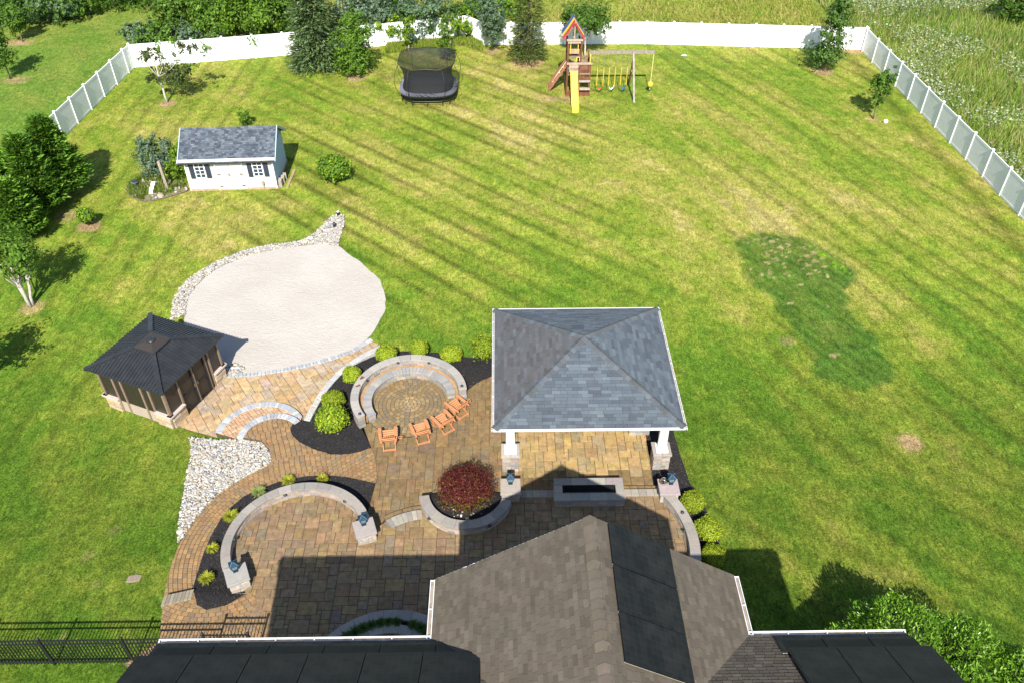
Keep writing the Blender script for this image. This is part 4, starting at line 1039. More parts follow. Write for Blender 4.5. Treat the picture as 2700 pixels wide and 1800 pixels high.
# ================================================================== GAZEBO
GA = R(-23.4); GO = (-15.42, 27.86, .02)
gaz = empty('gazebo', GO, GA, 'screened gazebo with ribbed black metal roof and stone corners beside the sand', 'gazebo')
gh = 2.05; ge, gm, gk = 2.33, 2.84, 3.10; gi = .55; wh = 1.78
M_gmetal = plain('black_roof_metal', (.020, .022, .025), .42, .25, 3, bumps=.1, spec=.5)
M_gpost = plain('brown_aluminium', (.20, .145, .105), .5, .12, 6, bumps=.05)
m, nt, n, l, bs = nodes_of('insect_screen')
bs.inputs['Base Color'].default_value = (.025, .02, .017, 1); bs.inputs['Roughness'].default_value = .4; bs.inputs['Alpha'].default_value = .88
M_screen = m
for sd in range(4):
    a_ = sd*math.pi/2; c_, s_ = math.cos(a_), math.sin(a_); rt = lambda x, y, z: (x*c_-y*s_, x*s_+y*c_, z)
    mb = MB(); mb.add([rt(-gh, -gh, ge), rt(gh, -gh, ge), rt(gi, -gi, gm), rt(-gi, -gi, gm), rt(-gh, -gh, ge-.05), rt(gh, -gh, ge-.05)], [(0, 1, 2, 3), (4, 5, 1, 0), (3, 2, 5, 4)])
    for i in range(25):
        x = -gh+.06+(2*gh-.12)*i/24; y1 = -max(gi, abs(x)); z1 = ge+(gm-ge)*(gh+y1)/(gh-gi)
        if gh+y1 > .1: mb.bar(rt(x, -gh-.01, ge+.014), rt(x, y1, z1+.014), .045, .036)
    mb.build('roof_panel', M_gmetal, gaz)
    MB().bar(rt(-gh-.03, -gh-.03, ge+.02), rt(-gi, -gi, gm+.05), .20, .08).build('hip_cap', M_gmetal, gaz)
cp = MB(); q = .60
cp.add([(-q, -q, gm+.06), (q, -q, gm+.06), (q, q, gm+.06), (-q, q, gm+.06), (0, 0, gk), (-q, -q, gm), (q, -q, gm), (q, q, gm), (-q, q, gm)], [(0, 1, 4), (1, 2, 4), (2, 3, 4), (3, 0, 4), (5, 6, 1, 0), (6, 7, 2, 1), (7, 8, 3, 2), (8, 5, 0, 3)])
cup = cp.build('cupola', plain('bronze_mesh', (.032, .026, .023), .5, .3, 40, bumps=.1), gaz)
MB().lathe([(.21, .0), (.15, .05), (.04, .075)], (0, 0, gk-.06), 18).build('vent_cap', M_gmetal, cup, True)
cb_ = MB()
for i in range(4):
    x0, y0 = ((-q, -q), (q, -q), (q, q), (-q, q))[i]; x1, y1 = ((-q, -q), (q, -q), (q, q), (-q, q))[(i+1) % 4]
    cb_.bar((x0, y0, gm+.07), (x1, y1, gm+.07), .05, .03)
cb_.build('cupola_trim', M_gmetal, cup)
MB().box((0, 0, .02), (2*wh-.1, 2*wh-.1, .06)).build('floor', plain('gazebo_floor', (.20, .15, .10), .8, .3, 3), gaz)
MB().box((0, 0, ge-.14), (2*wh+.1, 2*wh+.1, .14)).build('top_beam', M_gpost, gaz)
P_LEDGE = [(.46, .33, .20), (.42, .31, .20), (.50, .37, .24), (.38, .29, .20), (.48, .38, .28)]
for sd in range(4):
    a_ = sd*math.pi/2; c_, s_ = math.cos(a_), math.sin(a_); rt = lambda x, y, z: (x*c_-y*s_, x*s_+y*c_, z)
    door = sd == 1
    xs = [-wh, -wh+1.02, -.62, .62, wh-1.02, wh] if not door else [-wh, -wh+.98, -.72, .0, .72, wh-.98, wh]
    xs = [-wh, -1.0, -.55, .55, 1.0, wh] if not door else [-wh, -.95, .0, .85, 1.1, wh]
    pm = MB()
    for x in xs:
        MB().bar(rt(x*(.985), -wh, .02 if abs(x) < 1.5 else .02), rt(x*.985, -wh, ge-.12), .09).build('post', M_gpost, gaz)
    for x0, x1 in zip(xs[:-1], xs[1:]):
        corner = x0 == -wh or x1 == wh
        zb = .76 if corner else (.06 if door else .62)
        mb = MB(); P = [rt(x0+.045, -wh, zb), rt(x1-.045, -wh, zb), rt(x1-.045, -wh, ge-.2), rt(x0+.045, -wh, ge-.2)]; mb.add(P, [(0, 1, 2, 3)])
        sc = mb.build('screen', M_screen, gaz)
        if corner:
            for k in range(5):
                cuts = [x0, x0+(x1-x0)*random.uniform(.35, .65), x1]
                for u0, u1 in zip(cuts[:-1], cuts[1:]):
                    pr = random.uniform(.0, .03)
                    q_ = shrink([rt(u0, -wh-.09-pr, 0)[:2], rt(u1, -wh-.09-pr, 0)[:2], rt(u1, -wh+.10, 0)[:2], rt(u0, -wh+.10, 0)[:2]], .003)
                    MB().prism(ccw(q_), k*.135+.002, (k+1)*.135-.002, .01, vary(random.choice(P_LEDGE), .14, .05)).build('ledge_stone', M_stone, gaz)
            ext0 = .13 if x0 == -wh else 0; ext1 = .13 if x1 == wh else 0
            MB().prism(ccw([rt(x0-ext0, -wh-.16, 0)[:2], rt(x1+ext1, -wh-.16, 0)[:2], rt(x1+ext1, -wh+.12, 0)[:2], rt(x0-ext0, -wh+.12, 0)[:2]]), .68, .75, .01, (.40, .34, .31)).build('sill', M_cap, gaz)
        elif not door:
            MB().prism(ccw([rt(x0+.045, -wh-.02, 0)[:2], rt(x1-.045, -wh-.02, 0)[:2], rt(x1-.045, -wh+.02, 0)[:2], rt(x0+.045, -wh+.02, 0)[:2]]), .02, .61, 0, (.33, .27, .22)).build('lower_panel', M_trim, gaz)
        else:
            if x1-x0 > .5:
                d_ = MB()
                for z_ in (.10, 1.0, 2.08): d_.bar(rt(x0+.05, -wh-.015, z_), rt(x1-.05, -wh-.015, z_), .05, .09)
                for x_ in (x0+.08, x1-.08): d_.bar(rt(x_, -wh-.015, .06), rt(x_, -wh-.015, 2.12), .09, .05)
                dr = d_.build('door', M_blackm, gaz)
                MB().bar(rt(x1-.1 if x0 < 0 else x0+.1, -wh-.06, 1.02), rt(x1-.1 if x0 < 0 else x0+.1, -wh-.06, 1.2), .03).build('door_handle', M_chrome, dr)
# table and chairs glimpsed inside
it = empty('round_table', (GO[0], GO[1], .07), .3, 'small round table inside the screened gazebo', 'table')
MB().lathe([(.5, .70), (.5, .74)], n=20).build('table_top', M_orange, it); MB().lathe([(.25, 0), (.05, .04), (.05, .7)], n=10).build('pedestal', M_blackm, it)

# ================================================================== SHED
SO = (-19.39, 45.76, 0); SA = R(2.4)
shed = empty('garden_shed', SO, SA, 'cream garden shed with grey shingle roof and dark shutters', 'shed')
SLn, SD, SW, SRz = 5.33, 3.5, 2.28, 3.34
M_cream = plain('cream_siding', (.47, .45, .42), .6, .05, 4, bumps=.03)
M_bluew = plain('blue_gable_siding', (.30, .40, .46), .6, .06, 4, bumps=.03)
core = MB().box((SLn/2, SD/2, 1.17), (SLn-.08, SD-.08, 2.14)).build('wall', M_cream, shed)
nb = 15
for k in range(nb):
    z0 = .12+k*.143
    for x0, x1 in ((0, 1.78), (3.48, SLn)):
        MB().add([(x0, -.0, z0), (x1, -.0, z0), (x1, .03, z0+.143), (x0, .03, z0+.143), (x0, .06, z0), (x1, .06, z0)], [(0, 1, 2, 3), (4, 5, 1, 0), (3, 2, 5, 4)], vary((.47, .45, .42), .025, .01)).build('clapboard', M_trim, core)
    for xs_, s_ in ((SLn, 1), (0, -1)):
        MB().add([(xs_+.03*s_, 0, z0), (xs_+.03*s_, SD, z0), (xs_, SD, z0+.143), (xs_, 0, z0+.143)], [(0, 1, 2, 3)], (.30, .40, .46) if s_ > 0 else (.45, .415, .37)).build('clapboard', M_trim, core)
for xs_ in (SLn-.02, .02):
    MB().add([(xs_, 0, 2.24), (xs_, SD, 2.24), (xs_, SD/2, SRz-.08), (xs_-.05, 0, 2.24), (xs_-.05, SD, 2.24), (xs_-.05, SD/2, SRz-.08)], [(0, 1, 2), (5, 4, 3), (0, 2, 5, 3), (1, 4, 5, 2)]).build('gable_wall', M_bluew if xs_ > 1 else M_cream, shed)
M_slat = plain('shutter_paint', (.022, .032, .055), .6, .1, 8, bumps=.05)
M_pane = plain('window_pane', (.025, .04, .075), .1, .2, 2, bumps=0, spec=.6)
for wx in (.86, 4.36):
    wf = MB().box((wx, -.03, 1.42), (.64, .05, 1.02)).build('window', M_white, shed)
    for i in range(2):
        for j in range(4):
            MB().box((wx-.14+i*.28, -.06, 1.06+j*.24), (.235, .02, .195)).build('pane', M_pane, wf)
    for s_ in (-1, 1): MB().box((wx+s_*.49, -.04, 1.42), (.27, .04, 1.06)).build('shutter', M_slat, shed)
for x0, x1, s_ in ((1.84, 2.62, 1), (2.64, 3.42, -1)):
    dr = MB().box(((x0+x1)/2, -.03, 1.12), (x1-x0, .06, 2.08), col=(.50, .475, .44)).build('door', M_trim, shed)
    hx = x0+.06 if s_ > 0 else x1-.06
    for z in (.3, 1.1, 1.95): MB().box((hx+s_*.04, -.07, z), (.22, .02, .05)).build('hinge', M_blackm, dr)
    if s_ > 0: MB().box((x1-.06, -.09, 1.1), (.04, .05, .14)).build('door_handle', M_blackm, dr)
tr = MB()
for x in (1.81, 3.45, .03, SLn-.03): tr.box((x, -.045, 1.15), (.07, .07, 2.14))
tr.build('corner_trim', M_white, shed)
MB().box((SLn/2, -.35, 2.23), (SLn+.5, .05, .15)).build('fascia', M_white, shed)
MB().box((SLn/2, SD/2, .05), (SLn+.1, SD+.1, .12)).build('foundation', plain('sill_timber', (.35, .25, .15), .9, .2, 5), shed)
ov = .36; rs = (SRz-2.28)/(SD/2); e0 = 2.28-rs*ov
rdm = MB()
for sg in (0, 1):
    yA, yB = (-ov, SD/2) if not sg else (SD+ov, SD/2)
    P = [(-.24, yA, e0), (SLn+.24, yA, e0), (SLn+.24, yB, SRz), (-.24, yB, SRz)]; P += [(x, y, z-.07) for x, y, z in P]
    rdm.add(P, [(0, 1, 2, 3), (7, 6, 5, 4), (0, 4, 5, 1), (1, 5, 6, 2), (2, 6, 7, 3), (3, 7, 4, 0)])
sroof = rdm.build('roof', M_deck, shed)
sl = math.hypot(SD/2+ov, SRz-e0); vds = (0, (SD/2+ov)/sl, (SRz-e0)/sl)
PS = [(.075, .092, .115), (.105, .128, .15), (.06, .072, .094), (.09, .11, .132), (.045, .055, .075)]
spc = shingle_plane((-.24, -ov, e0), (1, 0, 0), vds, [(0, 0), (SLn+.48, 0), (SLn+.48, sl), (0, sl)], .125, .21, PS, .012, .4)
spc.sort(key=lambda p: p[3][1])
for v_, f_, c_, _, _ in spc[:300]: MB().add(v_, f_, c_).build('shingle', M_shingle, sroof)
mb = MB()
for v_, f_, c_, _, _ in spc[300:]+shingle_plane((SLn+.24, SD+ov, e0), (-1, 0, 0), (0, -vds[1], vds[2]), [(0, 0), (SLn+.48, 0), (SLn+.48, sl), (0, sl)], .125, .25, PS): mb.add(v_, f_, c_)
tag(mb.build('small_shingles', M_shingle, sroof), kind='stuff')
for i in range(24):
    x0 = -.24+(SLn+.48)*i/24; w_ = (SLn+.48)/24
    MB().add([(x0, SD/2-.12, SRz-.04), (x0+w_, SD/2-.12, SRz-.05), (x0+w_, SD/2, SRz+.02), (x0, SD/2, SRz+.03), (x0+w_, SD/2+.12, SRz-.05), (x0, SD/2+.12, SRz-.04)], [(0, 1, 2, 3), (3, 2, 4, 5)], vary(random.choice(PS), .12)).build('ridge_cap', M_shingle, sroof)
bg_ = MB()
for x_ in (SLn+.26, -.26):
    bg_.bar((x_, -ov, e0-.02), (x_, SD/2, SRz-.02), .05, .14); bg_.bar((x_, SD+ov, e0-.02), (x_, SD/2, SRz-.02), .05, .14)
bg_.build('bargeboard', M_bluew, shed)
# odds and ends leaning by the shed
def shedpt(x, y, z=0): return (SO[0]+x*math.cos(SA)-y*math.sin(SA), SO[1]+x*math.sin(SA)+y*math.cos(SA), z)
for i, (x, y, h) in enumerate(((5.50, .25, .5), (5.56, .75, .42), (5.6, 1.2, .35))):
    o = empty('concrete_block', shedpt(x, y), SA+.1*i, ('upright', 'leaning', 'low')[i]+' concrete block beside the blue shed wall', 'block')
    MB().box((0, 0, h/2), (.2, .36, h), rx=.1).build('body', plain('block_concrete%d' % i, (.30, .26, .22), .9, .2, 9), o)
o = empty('timber_plank', shedpt(5.9, .5), SA, 'long timber plank on the grass beside the shed', 'plank')
MB().bar((.0, -.5, .04), (.15, 1.7, .04), .16, .07, col=(.30, .22, .13)).build('board', M_oldwood, o)
o = empty('yard_spigot', shedpt(4.5, -.12), 0, 'short spigot post against the front of the shed', 'spigot')
MB().tube([(0, 0, 0), (0, 0, .55)], .025).build('pipe', M_paleb, o); MB().box((0, -.03, .5), (.14, .1, .2)).build('box', plain('tan_box', (.35, .27, .17), .7), o)

# garden plot left of the shed
PLOT = Dp([(292, 440), (300, 420), (330, 402), (365, 395), (400, 400), (428, 430), (430, 440), (395, 452), (345, 463), (310, 458)])
tag(patch('garden_plot', smooth_closed(PLOT, 4), lambda x, y: .03, .4, plain('garden_soil', (.13, .12, .06), .95, .5, 3, kind='World'), skirt=.05), kind='structure')
o = tag(empty('plot_edging', (*PLOT[0], 0), 0, 'thin dark edging strip round the overgrown plot by the shed', 'edging'))
MB().tube([(x-PLOT[0][0], y-PLOT[0][1], .06) for x, y in smooth_closed(PLOT, 4)], .035, 5, closed=True).build('strip', M_bark, o)
rk = rocks('loose_stone', [(x, y) for x, y in PLOT], lambda x, y: .04, 7, .09); tag(rk, 'scattered stones in the overgrown plot by the shed', 'stones')
bx, by, _ = S(359, 493)
o = empty('bucket', (bx, by, .03), .3, 'grey-blue bucket lying in the plot by the shed', 'bucket')
MB().lathe([(.15, 0), (.2, .32), (.22, .33)], n=16).build('body', plain('grey_plastic', (.26, .30, .38), .5), o, True); MB().lathe([(.185, .325), (.18, .335)], n=16).build('rim', M_dark, o)
o = empty('white_downpipe', (*S(406, 503)[:2], .05), 0, 'short white pipe lying in the plot by the shed', 'pipe')
MB().bar((0, -.5, .08), (-.12, .55, .2), .26, .16).build('body', M_white, o)
o = empty('wooden_post', (*S(443, 500)[:2], 0), 0, 'weathered post standing in weeds left of the shed', 'post')
MB().bar((0, 0, 0), (-.1, .1, 1.9), .16, .16, col=(.26, .22, .18)).build('body', M_oldwood, o)
o = empty('fallen_pole', (*S(385, 490)[:2], .05), 0, 'thin pale pole lying in the plot by the shed', 'pole')
MB().tube([(-.35, .55, .1), (.35, -.45, .06)], .05, col=(.33, .27, .2)).build('body', M_oldwood, o)

# ================================================================== FENCES
def vinyl_fence(name, label, pts, first_post=True, last_post=True, hgt=1.83):
    x0, y0 = pts[0]; o = empty(name, (x0, y0, 0), 0, label, 'fence', 'white vinyl privacy fence runs')
    for i, (x, y) in enumerate(pts):
        if (i == 0 and not first_post) or (i == len(pts)-1 and not last_post): continue
        h = hgt+.06; p = MB().box((x-x0, y-y0, h/2), (.13, .13, h)).build('post', M_vinyl, o)
        MB().add([(x-x0+sx*.085, y-y0+sy*.085, h) for sx, sy in ((-1, -1), (1, -1), (1, 1), (-1, 1))]+[(x-x0+sx*.085, y-y0+sy*.085, h+.03) for sx, sy in ((-1, -1), (1, -1), (1, 1), (-1, 1))]+[(x-x0, y-y0, h+.10)], [(3, 2, 1, 0), (0, 1, 5, 4), (1, 2, 6, 5), (2, 3, 7, 6), (3, 0, 4, 7), (4, 5, 8), (5, 6, 8), (6, 7, 8), (7, 4, 8)]).build('post_cap', M_vinyl, p)
    for (xa, ya), (xb, yb_) in zip(pts[:-1], pts[1:]):
        a, b = np.array((xa-x0, ya-y0)), np.array((xb-x0, yb_-y0)); d = (b-a)/np.hypot(*(b-a)); L = float(np.hypot(*(b-a)))
        a2, b2 = a+d*.065, b-d*.065; mb = MB(); nb_ = max(3, int((L-.13)/.15)); nn = np.array((-d[1], d[0]))
        for i in range(nb_):
            p, q = a2+(b2-a2)*i/nb_+d*.004, a2+(b2-a2)*(i+1)/nb_-d*.004
            mb.prism(ccw([tuple(p-nn*.018), tuple(q-nn*.018), tuple(q+nn*.018), tuple(p+nn*.018)]), .1, hgt-.1)
        pn = mb.build('panel', M_vinyl, o)
        for z in (.09, hgt-.06): MB().bar((*a2, z), (*b2, z), .055, .14).build('rail', M_vinyl, pn)
    return o
def split(a, b, n): return [(a[0]+(b[0]-a[0])*i/n, a[1]+(b[1]-a[1])*i/n) for i in range(n+1)]
CL = (-29.23, 65.05); CB = (-2.9, 71.0); CD = (-1.5, 69.3); CR2 = (29.68, 67.6)
vinyl_fence('vinyl_fence', 'white vinyl fence in shade along the left side of the lawn', [CL, (-29.36, 64.0)]+split((-29.36, 64.0), (-31.2, 40), 11)[1:], last_post=True)
vinyl_fence('vinyl_fence', 'bright white vinyl fence behind the trampoline and spruce', split(CL, (-17.67, 67.25), 5)+split((-17.67, 67.25), CB, 6)[1:], first_post=False)
vinyl_fence('vinyl_fence', 'short angled white fence panel by the blue-green tree', [CB, CD], first_post=False)
vinyl_fence('vinyl_fence', 'bright white vinyl fence behind the playset', split(CD, (12.0, 69.2), 6)+split((12.0, 69.2), CR2, 8)[1:], first_post=False)
RF = [(29.68, 67.6), (29.67, 67.3)]+[(29.70+.095*k, 65.0-2.29*k) for k in range(9)]+[(30.51+.095*k, 44.4-2.29*k) for k in range(0, 6)]
vinyl_fence('vinyl_fence', 'grey-looking shaded vinyl fence running down the right side', RF, first_post=False)

bf = empty('metal_fence', (-9.8, 14.35, .36), 0, 'black metal picket fence beside the shaded terrace', 'fence')
FZ = 1.50
pk_ = MB().box((0, 0, FZ/2+.05), (.027, .027, FZ)); pk0 = pk_.build('picket', M_blackm, bf); pk0.location = (.12, 0, 0)
for i in range(1, 110):
    c_ = pk0.copy(); COL.objects.link(c_); c_.parent = bf; c_.location = (-.115*i, 0, 0)
for i in range(2, 13):
    c_ = pk0.copy(); COL.objects.link(c_); c_.parent = bf; c_.location = (.115*i, 0, .22)
for z in (.18, FZ-.22, FZ): MB().bar((-13.5, 0, z), (0, 0, z), .035, .045).build('rail', M_blackm, bf)
for z in (.42, FZ-.02, FZ+.20): MB().bar((0, 0, z), (1.45, 0, z), .035, .045).build('rail', M_blackm, bf)
for x, h in ((-13.3, 1.6), (-10.65, 1.6), (-7.98, 1.6), (-5.32, 1.6), (-2.66, 1.6), (0, 1.8), (1.45, 1.8)):
    p = MB().box((x, 0, h/2), (.07, .07, h)).build('post', M_blackm, bf)
    MB().lathe([(.05, h), (.05, h+.03), (.015, h+.07)], (x, 0, 0), 8).build('post_cap', M_blackm, p)

# ================================================================== TRAMPOLINE
TO = (-5.45, 59.45, 0)
tp = empty('trampoline', TO, 0, 'rounded square trampoline with black safety net and white edge rods', 'trampoline')
def squircle(r, n=48, p=3.2): return [(r*math.copysign(abs(math.cos(t))**(2/p), math.cos(t)), r*math.copysign(abs(math.sin(t))**(2/p), math.sin(t))) for t in (2*math.pi*i/n for i in range(n))]
M_mat = plain('jumping_mat', (.02, .028, .042), .55, .2, 3, bumps=.05, spec=.4)
MB().prism(squircle(1.86), .93, .95).build('mat', M_mat, tp)
rim = MB(); A1, A2 = squircle(1.86), squircle(2.12)
P = [(x, y, .94) for x, y in A1]+[(x, y, .80) for x, y in A2]+[(x, y, .68) for x, y in squircle(2.10)]
rim.add(P, [(i, (i+1) % 48, 48+(i+1) % 48, 48+i) for i in range(48)]+[(48+i, 48+(i+1) % 48, 96+(i+1) % 48, 96+i) for i in range(48)])
rim.build('edge_pad', M_blackm, tp)
B1, B2 = squircle(1.87, 68), squircle(2.13, 68)
M_rod = plain('pale_rod', (.20, .21, .26), .4, .05, 5, bumps=0)
for i in range(0, 68):
    j = (i+2) % 68; MB().bar((B1[i][0], B1[i][1], .955), (B2[j][0], B2[j][1], .815), .036, .015).build('edge_rod', M_rod, tp)
MB().tube([(x, y, .42) for x, y in squircle(2.05, 40)], .03, 6, closed=True).build('frame_ring', M_blackm, tp)
for i in range(16):
    t = 2*math.pi*(i+.5)/16; p_ = squircle(2.02, 16)[i]; q_ = squircle(1.85, 16)[i]
    MB().tube([(p_[0], p_[1], .55), (p_[0]*1.0, p_[1]*1.0, .0), (q_[0], q_[1], .45)], .022, 5).build('leg', M_blackm, tp)
m, nt, n, l, bs = nodes_of('safety_net'); bs.inputs['Base Color'].default_value = (.008, .008, .009, 1); bs.inputs['Alpha'].default_value = .74; bs.inputs['Roughness'].default_value = .8
M_net = m
lev = [(1.87, .95), (1.76, 1.35), (1.73, 1.8), (1.82, 2.3), (2.06, 2.75)]; nv = MB(); P = []; nn_ = 64
for r_, z in lev: P += [(x, y, z+(.10*abs(math.cos(4*math.atan2(y, x))) if z > 2.7 else 0)) for x, y in squircle(r_, nn_)]
nv.add(P, [(k*nn_+i, k*nn_+(i+1) % nn_, (k+1)*nn_+(i+1) % nn_, (k+1)*nn_+i) for k in range(4) for i in range(nn_)]); nv.build('net', M_net, tp, True)
MB().tube([P[4*nn_+i] for i in range(nn_)], .02, 5, closed=True).build('top_band', M_blackm, tp)
for i in range(8):
    t = 2*math.pi*(i+.5)/8; x, y = math.cos(t), math.sin(t); sx, sy = squircle(2.1, 8)[i] if False else (2.15*math.copysign(abs(x)**.625, x), 2.15*math.copysign(abs(y)**.625, y))
    MB().tube(smooth_open([(sx*.98, sy*.98, .45), (sx*1.12, sy*1.12, 1.2), (sx*1.14, sy*1.14, 1.9), (sx*1.0, sy*1.0, 2.78)], 5), .018, 5).build('net_pole', M_blackm, tp)

# ================================================================== PLAYSET
PO = (5.6, 59.12, 0)
play = empty('playset', PO, 0, 'wooden playset tower with yellow slide and rainbow canopy', 'playset')
W1, W2 = (.145, .058, .030), (.20, .145, .115)
def pw(name, fn, col=W1, mat=None, parent=None):
    mb = MB(); fn(mb, col); return mb.build(name, mat or M_oldwood, parent or play)
xL, xM, xR = -.82, .08, .84           # tall tower on the left, low deck on the right
for x, y, h in ((xL, .05, 3.95), (xM, .05, 4.35), (xL, 1.45, 3.95), (xM, 1.45, 3.95), (xR, .05, 2.6), (xR, 1.45, 2.9)):
    pw('post', lambda b, c: b.bar((x, y, 0), (x+(.06 if x == xM and y < 1 else 0), y, h), .12, .12, c), vary(W1, .15))
for i in range(6): pw('deck_board', lambda b, c: b.box((0, .12+i*.25, 1.62), (1.75, .22, .05), col=c), vary(W2, .15))
for i in range(5): pw('upper_deck_board', lambda b, c: b.box((-.37, .15+i*.27, 2.95), (.95, .24, .05), col=c), vary(W2, .15))
# low walls under the deck, shelf and counter
for z in (.08, .24, .40): pw('base_board', lambda b, c: b.box((0, -.03, z), (1.78, .05, .14), col=c), vary(W1, .2))
for z in (.08, .24, .40, .56, .72): pw('side_board', lambda b, c: b.box((xL-.05, .75, z), (.05, 1.4, .14), col=c), vary(W1, .2))
pw('shelf', lambda b, c: b.box((.5, -.15, .62), (.78, .34, .06), col=c), (.34, .28, .24))
pw('front_board', lambda b, c: b.box((.45, -.03, 1.35), (.82, .05, .3), col=c), vary(W1, .1))
pw('counter_board', lambda b, c: b.box((.47, -.06, 1.17), (.84, .12, .14), col=c), (.34, .29, .26))
pw('front_beam', lambda b, c: b.box((.02, -.06, 2.50), (1.82, .10, .14), col=c), (.32, .24, .19))
for i in range(7): pw('railing_slat', lambda b, c: b.box((.20+i*.095, -.01, 2.05), (.065, .04, .78), col=c), vary(W1, .2))
pw('lower_rail', lambda b, c: b.box((.46, -.01, 1.72), (.76, .06, .10), col=c), vary(W2, .1))
pw('entry_board', lambda b, c: b.box((-.36, -.04, 2.28), (.68, .06, .28), col=c), (.30, .24, .20)); pw('entry_board', lambda b, c: b.box((-.36, -.04, 1.96), (.68, .06, .2), col=c), (.28, .20, .15))
pw('tower_board', lambda b, c: b.box((-.37, .02, 3.38), (.72, .05, .34), col=c), (.34, .22, .14)); pw('tower_board', lambda b, c: b.box((-.37, .02, 4.02), (.95, .06, .14), col=c), (.33, .25, .2)); pw('tower_board', lambda b, c: b.box((-.37, .0, 4.2), (1.15, .07, .13), col=c), (.35, .27, .21))
for x in (xL, xM):
    for z in (3.15, 3.4, 3.65): pw('tower_side_board', lambda b, c: b.box((x, .75, z), (.05, 1.3, .15), col=c), vary(W1, .2))
for z in (1.9, 2.15, 2.4): pw('rear_rail', lambda b, c: b.box((.45, 1.5, z), (.8, .05, .12), col=c), vary(W2, .1))
# canopy of three coloured bands
xc = -.45; pkz, evz, hwid = 5.55, 4.35, .78
tpl = [((.0, .42), (.012, .09, .26), 'blue'), ((.42, .72), (.75, .50, .02), 'yellow'), ((.72, 1.0), (.55, .03, .05), 'red')]
MC = {}
for (t0, t1), colr, nm in tpl:
    MC[nm] = plain(nm+'_canvas', colr, .6, .08, 3, bumps=.05)
# bands run parallel to the ridge facing the viewer: blue at the ridge, red at the open edge
for y0, y1, nm in ((.80, 1.55, 'blue'), (.32, .80, 'yellow'), (-.16, .32, 'red')):
    mb = MB(); P = []
    for y in (y0, y1):
        for t in (-1, -.5, 0, .5, 1): P.append((xc+hwid*t, y, pkz-(pkz-evz)*abs(t)-.04*math.sin(math.pi*abs(t))-(.10*(.32-y)/.48 if y < .32 else 0)))
    P += [(x, y, z-.02) for x, y, z in P]
    mb.add(P, [(i, i+1, i+6, i+5) for i in range(4)]+[(10+i+5, 10+i+6, 10+i+1, 10+i) for i in range(4)]+[(10+i, 11+i, i+1, i) for i in range(4)]+[(5+i, 6+i, 16+i, 15+i) for i in range(4)]+[(0, 5, 15, 10), (14, 19, 9, 4)]); mb.build('canopy_'+nm, MC[nm], play)
for y in (.1, 1.4):
    for s_ in (-1, 1): pw('rafter', lambda b, c: b.bar((xc, y, pkz-.07), (xc+s_*hwid*.95, y, evz-.0), .05, .09, c), vary(W1, .1))
pw('king_post', lambda b, c: b.bar((xc+.05, .06, 4.25), (xc+.05, .06, pkz-.1), .07, .07, c), (.33, .25, .2))
# slide
M_slide = plain('yellow_plastic', (.72, .50, .075), .35, .06, 2, bumps=.0, spec=.5)
sx0 = -.34; prof = [(.0, 1.88), (-.12, 1.86), (-.55, 1.50), (-1.1, 1.05), (-1.65, .62), (-2.1, .34), (-2.45, .22), (-2.72, .20)]
mb = MB(); P = []
for y, z in smooth_open(prof, 3):
    for dx, dz in ((-.27, .16), (-.25, .17), (-.22, .02), (0, 0), (.22, .02), (.25, .17), (.27, .16), (.24, -.03), (-.24, -.03)): P.append((sx0+dx, y, z+dz))
k_ = len(P)//9; F = []
for i in range(k_-1):
    for j in range(9): F.append((i*9+j, i*9+(j+1) % 9, (i+1)*9+(j+1) % 9, (i+1)*9+j))
F += [tuple(range(9)), tuple((k_-1)*9+j for j in range(9))[::-1]]
mb.add(P, F); mb.add([(sx0+.27*math.cos(t), -2.72-.16*math.sin(t), .2) for t in np.linspace(0, math.pi, 9)]+[(sx0+.25*math.cos(t), -2.72-.14*math.sin(t), .0) for t in np.linspace(0, math.pi, 9)], [tuple(range(9))]+[(i, i+1, 10+i, 9+i)[::-1] for i in range(8)])
mb.build('slide', M_slide, play, False)
# climbing ramp to the left
ra = (xL-.0, 1.05, 2.2); rb = (3.52-PO[0], 1.4, 0)
for i in range(5):
    yy = .55+i*.22; pw('ramp_board', lambda b, c: b.bar((ra[0], yy, ra[2]), (rb[0], yy+.45, .05), .2, .05, c), vary((.23, .11, .07), .15))
pw('ramp_edge', lambda b, c: (b.bar((ra[0], .42, ra[2]+.03), (rb[0], .87, .06), .07, .12, c)), (.24, .10, .06)); pw('ramp_edge', lambda b, c: b.bar((ra[0], 1.55, ra[2]+.03), (rb[0], 2.0, .06), .07, .12, c), (.2, .08, .05))
rp_ = MB().tube([(ra[0], .95, ra[2]+.08), (rb[0]*.5+ra[0]*.5, 1.2, 1.22), (rb[0]+.15, 1.42, .25)], .03, 5, (.62, .55, .40)).build('climbing_rope', M_trim, play)
for t, c_ in ((.2, (.6, .5, .1)), (.4, (.55, .52, .45)), (.6, (.1, .15, .35)), (.75, (.6, .45, .1))):
    MB().lathe([(.06, 0), (.05, .04), (.02, .06)], (ra[0]+(rb[0]-ra[0])*t, .85+.45*t, ra[2]*(1-t)+.05), 8, c_).build('climbing_hold', M_trim, play)
for x in (-.66, -.12):
    MB().tube([(x, -.05, 3.2), (x, -.10, 3.35), (x, -.10, 3.75), (x, -.05, 3.9)], .025, 5).build('grab_handle', M_slide, play)
MB().tube([(-.2, -.1, 2.75), (-.2, -.25, 2.8), (-.2, -.25, 3.05), (.0, -.25, 3.05), (.0, -.25, 2.8), (.0, -.1, 2.75)], .03, 5).build('grab_handle', M_slide, play)
MB().tube([(.80, -.05, 2.4), (.80, -.12, 2.5), (.80, -.12, 3.1), (.80, -.05, 3.2)], .03, 5).build('grab_handle', M_slide, play)
